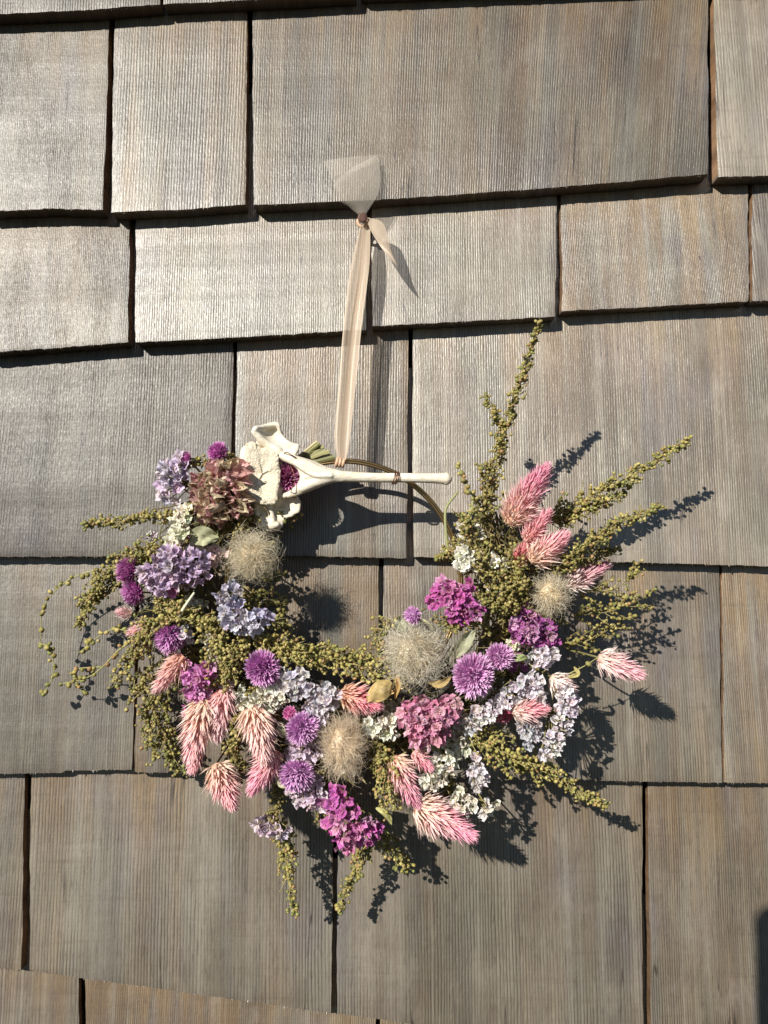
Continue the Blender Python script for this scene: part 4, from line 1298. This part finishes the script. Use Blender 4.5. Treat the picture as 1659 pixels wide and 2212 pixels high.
for q in range(40):
    k = int(r.integers(30, 250))
    t2 = nrm(RC[k + 10] - RC[k])
    nn = np.array([-t2[1], t2[0]])
    c = RC[k] + nn * r.uniform(-55, 60)
    col = [WHT, CRM, PLIL, PLAV, PPNK, WHT, (0.70, 0.28, 0.56), PPNK][r.integers(0, 8)]
    statice([(c[0], c[1])], r.uniform(14, 26), r.uniform(14, 26), r.uniform(95, 135), col, None, (r.normal(0, 0.4), r.normal(0.3, 0.4), 0.9), 11.5, 1.0, seed=200 + q)

# ---- bed of twigs and dry leaflets that carries the flowers
r = np.random.default_rng(77)
b = MB()
for i in range(2300):
    k = int(r.integers(0, 292))
    t2 = nrm(RC[k + 6] - RC[k])
    nn = np.array([-t2[1], t2[0]])
    o2 = r.normal(8, 40)
    c = RC[k] + nn * np.clip(o2, -80, 95)
    d = r.uniform(20, 110)
    ang = r.normal(0, 0.6)
    dv = t2 * math.cos(ang) + nn * math.sin(ang)
    ln = r.uniform(25, 75)
    a0 = at(c[0], c[1], d); a1 = at(c[0] + dv[0] * ln, c[1] + dv[1] * ln, np.clip(d + r.normal(0, 18), 12, 135))
    am = (a0 + a1) / 2 + r.normal(0, 5, 3) * S
    col = np.array([(0.16, 0.13, 0.05), (0.22, 0.17, 0.07), (0.13, 0.13, 0.05), (0.28, 0.22, 0.11)][r.integers(0, 4)]) * r.uniform(0.6, 1.2)
    if r.uniform() < 0.55:
        b.tube(spline([a0, am, a1], 5), r.uniform(0.8, 2.0) * S, col, seg=5, cap=False)
    else:
        sd = nrm(np.cross(a1 - a0, r.normal(size=3))) * r.uniform(2, 6) * S
        q = r.uniform(0.3, 0.5)
        a1 = lerp(a0, a1, 0.6)
        b.add([a0, lerp(a0, a1, q) + sd, lerp(a0, a1, q + 0.1) + r.normal(0, 2, 3) * S, lerp(a0, a1, q) - sd, a1], [np.array([[0, 1, 2], [0, 2, 3], [1, 4, 2], [2, 4, 3]])], col * 1.2)
bp = at(745, 1500, 50)
part('twigs', b, M_PLANT, bp, 'dry twigs and leaflets between the flowers', kind='stuff')

# ---- leaves


def leaf(pts, w, col, label, curl=0.5, seed=0):
    r = np.random.default_rng(seed + 600)
    P = np.array([at(*p) for p in pts]); s = sz(pts[1][2])
    n, m = 13, 9
    Cc = spline(P, n)
    T = nrm(np.gradient(Cc, axis=0))
    view = nrm(np.array([0, -D, 0]) - P.mean(0))
    G = np.zeros((n, m, 3)); K = np.zeros((n, m, 3))
    for i in range(n):
        t = i / (n - 1)
        wd = w * s * math.sin(math.pi * min(0.985, 0.05 + 0.93 * t)) ** 0.75
        sd = nrm(np.cross(T[i], view))
        for j in range(m):
            q = j / (m - 1) * 2 - 1
            G[i, j] = Cc[i] + sd * q * wd + view * (curl * wd * q * q * (1 if j % 2 else 0.9) + 3.0 * s * math.sin(t * 9 + j + seed) * abs(q) + 0.12 * w * s * math.sin(t * 14 + q * 5 + seed) + r.normal(0, 0.9) * s)
            K[i, j] = np.array(col) * (1 + r.normal(0, 0.12)) * (0.75 if j == m // 2 else 1.0)
    b = MB(); b.grid(G, K)
    part('dried_leaf', b, M_PETAL, P[0], label)


SAGE = (0.36, 0.36, 0.24); STRAW = (0.50, 0.37, 0.16)
leaf([(412, 1170, 150), (435, 1158, 158), (472, 1162, 150)], 22, (0.42, 0.42, 0.26), 'sage green leaf under the dahlia', 0.4, 1)
leaf([(985, 1420, 175), (1002, 1390, 185), (1026, 1362, 180)], 15, SAGE, 'folded sage leaf between seed head and amaranth', 0.9, 2)
leaf([(846, 1474, 185), (822, 1492, 202), (792, 1516, 188)], 21, STRAW, 'broad straw-yellow leaf in the lower middle', -0.5, 3)
leaf([(975, 1462, 180), (950, 1478, 188), (925, 1474, 182)], 8, STRAW, 'curled yellow leaf under the pale seed head', 0.9, 4)
leaf([(855, 1455, 175), (860, 1480, 180), (852, 1512, 170)], 6, (0.50, 0.32, 0.12), 'thin brown leaf right of the broad one', 0.9, 5)
leaf([(1106, 1428, 165), (1122, 1420, 170), (1140, 1422, 165)], 8, (0.28, 0.32, 0.14), 'small green leaf beside the orchid amaranth', 0.4, 6)
leaf([(868, 1336, 180), (866, 1352, 182), (872, 1372, 178)], 13, SAGE, 'small sage leaf above the pale seed head', 0.6, 7)
leaf([(1240, 1440, 160), (1248, 1456, 165), (1222, 1464, 160)], 5, (0.42, 0.36, 0.14), 'curled leaflet on the celosia stalk', 0.6, 8)
leaf([(605, 1558, 160), (608, 1580, 165), (622, 1594, 160)], 9, (0.44, 0.44, 0.26), 'pale green leaf left of a violet amaranth', 0.5, 9)
leaf([(812, 1745, 165), (836, 1760, 168), (846, 1782, 160)], 7, (0.50, 0.48, 0.20), 'pale green leaflet by the magenta statice', 0.4, 10)
leaf([(600, 1655, 140), (606, 1690, 150), (622, 1700, 150)], 8, (0.50, 0.50, 0.30), 'pale leaflet between the lower celosia spikes', 0.4, 11)
leaf([(925, 1590, 120), (945, 1625, 130), (950, 1650, 125)], 8, (0.26, 0.28, 0.12), 'dark green leaf under the rose statice', 0.4, 12)

# ---- bare stems: cut bundle at the top, green stems at the right, white stalk at the left
BP = at(640, 1002, 70)
b = MB(); b.tube([BP + wv(-16, 8, 0) * S, BP + wv(10, -4, 4) * S], 8 * S, (0.20, 0.18, 0.08), seg=8)
bundle = part('stem_bundle', b, M_PLANT, BP, 'bundle of cut green stems behind the bone')
r = np.random.default_rng(31)
for i in range(14):
    e = at(686 + i * 2.8 + r.normal(0, 2), 953 + i * 2.7 + r.normal(0, 3), 74 + r.uniform(-14, 16))
    a0 = at(636 + r.uniform(-4, 14), 990 + i * 1.6, 70 + r.uniform(-10, 14))
    dr = nrm(e - a0); sd = nrm(np.cross(dr, [0, 1, 0.2 * r.normal()])) * r.uniform(3.0, 4.6) * S; up_ = np.cross(sd, dr) / np.linalg.norm(sd) * 1.7 * S
    Q = [a0 - sd, a0 - up_, a0 + sd, a0 + up_, e - sd, e - up_, e + sd, e + up_]
    c = np.array([(0.30, 0.29, 0.12), (0.40, 0.37, 0.17), (0.22, 0.22, 0.09), (0.46, 0.40, 0.22)][r.integers(0, 4)]) * r.uniform(0.8, 1.15)
    sb = MB()
    sb.add(Q, [np.array([[0, 1, 5, 4], [1, 2, 6, 5], [2, 3, 7, 6], [3, 0, 4, 7], [4, 5, 6, 7], [0, 3, 2, 1]])], np.array([c * 0.8] * 4 + [c] * 4))
    link('stem', sb.mesh('stem', a0, False), M_PLANT, bundle, a0, BP)
for p, rr, c, lab in [
    ([(968, 1196, 110), (962, 1130, 112), (965, 1095, 108), (990, 1062, 110)], 3.2, (0.30, 0.31, 0.14), 'green stem curving beside the hoop'),
    ([(1000, 1190, 115), (1016, 1120, 120), (1024, 1060, 122)], 3.6, (0.32, 0.33, 0.15), 'straight green stem under the white statice'),
    ([(985, 1185, 108), (1006, 1130, 110), (1020, 1090, 112)], 2.4, (0.27, 0.28, 0.12), 'thin green stem beside the straight one'),
    ([(386, 1332, 158), (402, 1306, 165), (420, 1280, 160)], 3.4, (0.68, 0.66, 0.50), 'bare whitish stalk under the purple statice'),
    ([(908, 1338, 200), (925, 1345, 198), (940, 1362, 185)], 3.2, (0.52, 0.50, 0.30), 'pale stalk of the small lilac amaranth'),
]:
    Q = np.array([at(*q) for q in p]); sb = MB()
    sb.tube(spline(Q, 12), np.linspace(rr, rr * 0.7, 12) * S, c, seg=8)
    part('stem', sb, M_PLANT, Q[0], lab)

# ------------------------------------------------------------------ bone
BO = at(566, 1025, 60)
bone = empty('vertebra_bone', BO)
tag(bone, 'bleached animal vertebra with a long spine, wired to the hoop', 'bone')


def zb(x, y):
    return 401.5 + 0.2856 * x, 714 + 0.2856 * y


balls = []


def stroke(pts, n=40):
    """pts: local x, y, depth, radius"""
    for x, y, d, rad in spline(np.array(pts, float), n):
        px, py = zb(x, y)
        balls.append((at(px, py, d), rad * sz(d)))


def inside(px, py, poly):
    hit = False
    j = len(poly) - 1
    for i in range(len(poly)):
        xi, yi = poly[i]; xj, yj = poly[j]
        if (yi > py) != (yj > py) and px < (xj - xi) * (py - yi) / (yj - yi) + xi: hit = not hit
        j = i
    return hit


def plate(poly, dfun, rad, step=11):
    xs = [p[0] for p in poly]; ys = [p[1] for p in poly]
    pts = [(x, y) for x in np.arange(min(xs), max(xs), step) for y in np.arange(min(ys), max(ys), step) if inside(x, y, poly)]
    m = len(poly)
    for i in range(m):
        a, e = np.array(poly[i], float), np.array(poly[(i + 1) % m], float)
        for t in np.arange(0, 1, step / max(np.linalg.norm(e - a), step)):
            pts.append(tuple(a + (e - a) * t))
    for x, y in pts:
        px, py = zb(x, y); d = dfun(x, y)
        balls.append((at(px, py, d), rad * sz(d)))


# drum behind the end face
plate([(480, 930), (560, 915), (670, 925), (690, 1000), (685, 1100), (690, 1200), (670, 1270), (560, 1280), (475, 1260), (460, 1160), (462, 1030)], lambda x, y: 86, 20, 22)
# upper wing, dished like a saddle
up_poly = [(512, 762), (525, 735), (600, 722), (640, 706), (694, 702), (706, 735), (728, 800), (770, 850), (815, 872), (848, 868), (846, 900), (826, 930), (780, 922), (700, 890), (640, 860), (590, 830), (550, 790)]


def up_d(x, y):
    k = (x - 520) / 330.0
    rim = np.exp(-((x - 520) / 70) ** 2) * 34 + np.exp(-((x - 845) / 60) ** 2) * 16
    low = np.clip((y - 780 - 0.28 * (x - 560)) / 70.0, 0, 1) * 24
    return 86 + rim + low + 10 * np.exp(-((y - 700) / 24) ** 2)


plate(up_poly, up_d, 4.6, 8)
stroke([(515, 765, 121, 6.5), (528, 742, 122, 6.5), (560, 735, 114, 5.5), (620, 722, 104, 5), (690, 712, 98, 5.0)])
stroke([(515, 768, 121, 6.5), (545, 800, 118, 7.5), (585, 840, 114, 9), (640, 880, 112, 10), (700, 915, 114, 10.5)])
stroke([(560, 850, 108, 9), (550, 900, 100, 10), (560, 950, 95, 12)])
stroke([(700, 720, 98, 5), (722, 795, 92, 4.8), (770, 845, 96, 4.8), (820, 868, 101, 5.2), (846, 878, 104, 5.6)])
# low wing with a scalloped edge
lo_poly = [(478, 1295), (560, 1290), (690, 1275), (760, 1255), (836, 1262), (858, 1300), (856, 1340), (850, 1368), (822, 1378), (800, 1398), (770, 1402), (742, 1425), (728, 1432), (724, 1470), (690, 1506), (650, 1512), (560, 1486), (532, 1450), (522, 1400), (496, 1345)]


def lo_d(x, y):
    return 92 - 12 * math.sin(np.clip((x - 480) / 380, 0, 1) * math.pi) + 16 * math.exp(-((x - 640) / 80) ** 2 - ((y - 1470) / 60) ** 2) + 6 * math.exp(-((x - 850) / 40) ** 2)


plate(lo_poly, lo_d, 4.8, 8)
stroke([(600, 1300, 94, 9), (640, 1370, 94, 7), (655, 1440, 98, 7), (650, 1480, 100, 7.5), (690, 1470, 98, 7)])
stroke([(500, 1310, 94, 7), (530, 1370, 98, 6), (545, 1440, 98, 5.5), (575, 1470, 98, 5.5)])
# arch and lamina
plate([(702, 930), (830, 966), (955, 1002), (1060, 1052), (1190, 1086), (1190, 1122), (1080, 1134), (1000, 1170), (900, 1208), (835, 1232), (780, 1248), (800, 1226), (862, 1172), (886, 1112), (868, 1048), (808, 992), (702, 948)],
      lambda x, y: 116 + (x - 700) / 500 * 8, 6.5, 9)
stroke([(690, 930, 110, 10), (760, 962, 116, 10), (830, 990, 122, 10.5), (920, 1022, 126, 12), (1010, 1064, 127, 11.5), (1100, 1092, 125, 11)], 60)
stroke([(690, 1262, 98, 7.5), (760, 1246, 108, 6.5), (830, 1218, 116, 9), (910, 1180, 121, 11.5), (1000, 1142, 123, 12), (1100, 1112, 123, 12)], 60)
stroke([(830, 1010, 130, 4.5), (910, 1065, 134, 5), (985, 1098, 135, 5), (1100, 1098, 134, 5.5)], 40)
stroke([(884, 1112, 122, 4.5), (940, 1106, 128, 5), (1000, 1100, 131, 5)], 20)
# long spine
stroke([(1040, 1096, 122, 14.5), (1120, 1100, 122, 13.2), (1190, 1104, 120, 12.2), (1330, 1110, 118, 11.2), (1480, 1114, 116, 10.6), (1650, 1114, 115, 10.6), (1800, 1116, 114, 10.8), (1920, 1120, 113, 11.6), (1966, 1122, 113, 12.6)], 170)
stroke([(1200, 1082, 121, 4.5), (1350, 1090, 120, 4.2), (1550, 1094, 119, 4.6), (1750, 1096, 117, 4.6), (1950, 1098, 116, 6)], 110)
stroke([(1968, 1104, 113, 9.5), (1978, 1122, 113, 10.6), (1970, 1138, 113, 9.5)], 8)


def surface_nets(Fd, org, h):
    """closed surface of a sampled distance field"""
    nx, ny, nz = Fd.shape
    neg = Fd < 0
    cnt = np.zeros((nx - 1, ny - 1, nz - 1)); acc = np.zeros((nx - 1, ny - 1, nz - 1, 3))
    off = [(i, j, k) for i in (0, 1) for j in (0, 1) for k in (0, 1)]

    def cut(o):
        return (slice(o[0], nx - 1 + o[0]), slice(o[1], ny - 1 + o[1]), slice(o[2], nz - 1 + o[2]))
    for a in off:
        for ax_ in range(3):
            if a[ax_]: continue
            e = list(a); e[ax_] = 1
            f0, f1 = Fd[cut(a)], Fd[cut(e)]
            m = (f0 < 0) != (f1 < 0)
            t = np.where(m, f0 / np.where(m, f0 - f1, 1), 0)
            cnt += m
            for q in range(3):
                acc[..., q] += m * (a[q] + (t if q == ax_ else 0))
    act = cnt > 0
    idx = -np.ones(act.shape, int); idx[act] = np.arange(act.sum())
    cell = np.argwhere(act)
    V = (cell + acc[act] / cnt[act][:, None]) * h + org
    Q = []
    for ax_ in range(3):
        u_, v_ = (ax_ + 1) % 3, (ax_ + 2) % 3
        sl0 = [slice(None)] * 3; sl1 = [slice(None)] * 3
        sl0[ax_] = slice(0, -1); sl1[ax_] = slice(1, None)
        n0, n1 = neg[tuple(sl0)], neg[tuple(sl1)]
        P = np.argwhere(n0 != n1)
        P = P[(P[:, u_] > 0) & (P[:, v_] > 0) & (P[:, u_] < idx.shape[u_]) & (P[:, v_] < idx.shape[v_])]
        flip = n0[tuple(P.T)]
        q = []
        for du, dv in ((1, 1), (0, 1), (0, 0), (1, 0)):
            c_ = P.copy(); c_[:, u_] -= du; c_[:, v_] -= dv
            q.append(idx[tuple(c_.T)])
        q = np.stack(q, -1)
        q[~flip] = q[~flip][:, ::-1]
        Q.append(q)
    return V, np.vstack(Q)


hg = 1.5 * S
cen_ = np.array([p for p, _ in balls]); rad_ = np.array([q for _, q in balls])
org = cen_.min(0) - 26 * S
dim = np.ceil((cen_.max(0) + 26 * S - org) / hg).astype(int)
Fd = np.full(dim, 6 * S)
for p, q in balls:
    lo = np.maximum(np.floor((p - q - 6 * S - org) / hg).astype(int), 0)
    hi = np.minimum(np.ceil((p + q + 6 * S - org) / hg).astype(int) + 1, dim)
    gx, gy, gz = [org[k] + hg * np.arange(lo[k], hi[k]) - p[k] for k in range(3)]
    dd = np.sqrt(gx[:, None, None] ** 2 + gy[None, :, None] ** 2 + gz[None, None] ** 2) - q
    sl = tuple(slice(lo[k], hi[k]) for k in range(3))
    Fd[sl] = np.minimum(Fd[sl], dd)
Fd = np.maximum(Fd, -8 * S)
for _ in range(4):
    for k in range(3):
        Fd = (np.roll(Fd, 1, k) + 2 * Fd + np.roll(Fd, -1, k)) / 4
Vb, Qb = surface_nets(Fd, org, hg)
b = MB(); b.add(Vb, Qb, (1, 1, 1))
link('bone_body', b.mesh('bone_body', BO), M_BONE, bone, BO, BO)

# porous end face of the vertebra
outl = np.array([(531.6, 959), (549, 956), (562, 967), (594, 972), (601, 985), (602, 1004), (605, 1017), (603.6, 1042), (600, 1061), (596.6, 1084), (578, 1088.6), (555.6, 1085), (533, 1077), (529, 1055), (527, 1017), (528, 985)])
OC = spline(np.vstack([outl, outl[:1]]), 97)[:-1]
r = np.random.default_rng(3)
cc = np.array([566, 1024.0])
G = []
rs = list(np.linspace(0.0, 1.0, 22)) + [1.03, 1.02, 0.97, 0.90]
dep = []
for q, k in enumerate(rs):
    row = []
    for j in range(96):
        p = cc + (OC[j] - cc) * k * (1 + (0.012 * math.sin(j * 2.3) + 0.01 * math.sin(j * 5.1)) * (k > 0.9))
        dd = 124 - 9 * (1 - min(k, 1)) ** 1.3 + 2.0 * math.sin(j * 0.26 + 1)
        if q < 22:
            dd += (0.9 * math.sin(j * 1.7 + 3 * math.sin(k * 9)) * k + r.normal(0, 0.55)) * (0.3 + k)
            if k > 0.95: dd -= 2.0
        else:
            dd = (118, 108, 98, 88)[q - 22]
        row.append(at(p[0], p[1], dd))
    row.append(row[0])
    G.append(row)
b = MB(); b.grid(np.array(G), (1, 1, 1))
link('end_face', b.mesh('end_face', BO), M_BONEFACE, bone, BO, BO)

# copper wire ties
def wire(pts, rr=1.1, n=40):
    Q = np.array([at(*q) for q in pts]); w = MB()
    w.tube(spline(Q, n), rr * S, (1, 1, 1), seg=6)
    link('wire', w.mesh('wire', Q[0]), M_COPPER, bone, Q[0], BO)


for k, (x0, tilt) in enumerate([(850, 4), (854, 6), (858, 5)]):
    pts = []
    for a in np.linspace(0, 2 * math.pi, 14):
        pts.append((x0 + tilt * math.sin(a + 0.5) * 0.5 + math.cos(a) * 2.0, 1032.5 - math.cos(a) * 13.4, 116 + math.sin(a) * 13.6))
    wire(pts)
wire([(613, 992, 100), (614, 980, 122), (620, 977, 132), (632, 984, 138), (640, 990, 128), (636, 996, 108)])
wire([(627, 1070, 100), (629, 1060, 132), (633, 1050, 134), (637, 1036, 122), (632, 1016, 112), (624, 1000, 110)], 0.9)
wire([(627, 1064, 118), (632, 1074, 118), (640, 1074, 108)], 0.9)

# ------------------------------------------------------------------ nail and ribbon
NP = at(783, 470, 0)
nail = empty('nail', NP)
tag(nail, 'rusty nail with a round head holding the ribbon', 'nail')
b = MB()
hd = at(783, 470, 36)
ax = nrm(wv(0.10, 0.12, 1))
b.tube([hd + ax * q * S for q in (-2.4, -1.8, 0.6, 1.6, 2.0)], np.array([9.2, 10.4, 10.6, 9.4, 6.0]) * S, (1, 1, 1), seg=26)
link('nail_head', b.mesh('nail_head', NP), M_NAIL, nail, NP, NP)
b = MB()
b.tube([at(783, 470, -40), hd - ax * 2 * S], 4.2 * S, (1, 1, 1), seg=12)
link('nail_shank', b.mesh('nail_shank', NP), M_NAIL, nail, NP, NP)

ribbon = empty('ribbon', at(740, 995, 80))
RP = np.array(ribbon.location)
tag(ribbon, 'sheer peach ribbon running from the nail down to the hoop', 'ribbon')


def strip(name, left, right, mat, folds=2.0, amp=5.0, n=60, m=25, ph=0.0):
    Lp = spline(np.array([at(*q) for q in left]), n); Rp = spline(np.array([at(*q) for q in right]), n)
    G = np.zeros((n, m, 3))
    for i in range(n):
        t = i / (n - 1)
        for j in range(m):
            q = j / (m - 1)
            f = amp * math.sin(q * folds * 2 * math.pi + ph + 0.8 * math.sin(t * 4)) * (0.35 + 0.65 * math.sin(math.pi * min(1, 0.1 + 0.8 * t)))
            G[i, j] = lerp(Lp[i], Rp[i], q) + wv(0, 0, f) * S + wv(math.cos(q * folds * 2 * math.pi + ph) * 1.5, 0, 0) * S
    b = MB(); b.grid(G, (1, 1, 1))
    me = b.mesh(name, RP)
    uvl = me.uv_layers.new(name='weave')
    li = np.zeros(len(me.loops), dtype=np.int32); me.loops.foreach_get('vertex_index', li)
    uvs = np.stack([(li % m) / (m - 1) * 6.0, (li // m) / (n - 1) * np.linalg.norm(np.diff(Lp, axis=0), axis=1).sum() / S / 3.0 * 0.32], -1)
    uvl.data.foreach_set('uv', uvs.astype(np.float32).ravel())
    link(name, me, mat, ribbon, RP, RP)


strip('strand', [(777, 486, 18), (755, 585, 38), (741, 700, 52), (731, 820, 66), (721, 945, 80), (729, 994, 86)],
      [(787, 486, 18), (783, 590, 36), (768, 700, 50), (758, 820, 64), (746, 945, 78), (740, 994, 86)], M_RIBBON, 0.8, 3.0)
strip('strand', [(784, 490, 20), (774, 590, 42), (758, 700, 56), (745, 820, 68), (733, 945, 84), (735, 994, 92)],
      [(799, 490, 18), (797, 570, 40), (781, 700, 54), (769, 820, 68), (755, 945, 82), (746, 994, 90)], M_RIBBON, 0.9, 3.0, ph=1.4)
strip('ribbon_end', [(696, 348, 30), (712, 378, 40), (728, 414, 40), (752, 446, 30), (778, 468, 22)],
      [(816, 333, 10), (822, 372, 14), (819, 412, 22), (800, 448, 24), (788, 468, 22)], M_RIBBON_FAN, 0.6, 5.0, m=31)
strip('ribbon_end', [(806, 338, 16), (756, 366, 36), (722, 398, 52), (734, 434, 44), (760, 452, 30), (779, 468, 24)],
      [(818, 334, 14), (823, 362, 20), (823, 396, 28), (815, 424, 28), (798, 450, 26), (788, 468, 24)], M_RIBBON_FAN, 0.5, 5.0, m=31)
strip('ribbon_tail', [(790, 474, 22), (800, 500, 40), (818, 530, 55), (838, 556, 62), (858, 577, 66)],
      [(797, 470, 22), (826, 478, 34), (838, 505, 50), (846, 540, 60), (861, 577, 68)], M_RIBBON, 0.5, 4.0)
b = MB()
for k in range(3):
    pts = [at(728 + k * 7 + 2 * math.cos(a), 998 + k * 0.6 - 8.5 * math.cos(a), 80 + 9 * math.sin(a)) for a in np.linspace(0, 2 * math.pi, 16)]
    b.tube(pts, 3.6 * S, (1, 1, 1), seg=8, cap=False)
M_KNOT = simple('ribbon_knot', (0.52, 0.33, 0.21), 0.6, var=(0.62, 0.42, 0.28), scale=900)
link('knot', b.mesh('knot', RP), M_KNOT, ribbon, RP, RP)
b = MB()
b.tube([at(783 + 10 * math.cos(a), 480 + 10 * math.sin(a), 14) for a in np.linspace(0.2, 2 * math.pi + 0.2, 14)], 4.0 * S, (1, 1, 1), seg=8, cap=False)
link('knot', b.mesh('knot', RP), M_KNOT, ribbon, RP, RP)

# ------------------------------------------------------------------ the phone that took the picture: its shadow falls on the lower right edge
ph0 = np.array([-0.1245, -D - 0.025, -0.054])
W_, H_, TH = 0.078, 0.160, 0.008
prof = []
for cx_, cz_, a0 in ((W_ - 0.011, H_ - 0.011, 0), (0.011, H_ - 0.011, 90), (0.011, 0.011, 180), (W_ - 0.011, 0.011, 270)):
    for q in range(7):
        a = math.radians(a0 + q * 15)
        prof.append((cx_ + 0.011 * math.cos(a), cz_ + 0.011 * math.sin(a)))
b = MB()
n = len(prof)
V = [(x, 0, z) for x, z in prof] + [(x, -TH, z) for x, z in prof]
k = np.arange(n)
b.add(V, [np.stack([k, (k + 1) % n, n + (k + 1) % n, n + k], -1), np.arange(n)[None, ::-1], (n + np.arange(n))[None]], (1, 1, 1))
phone = link('phone', b.mesh('phone', smooth=False), M_PHONE, None, ph0)
tag(phone, 'dark phone held in front of the wall, casting the shadow at the lower right edge', 'phone')
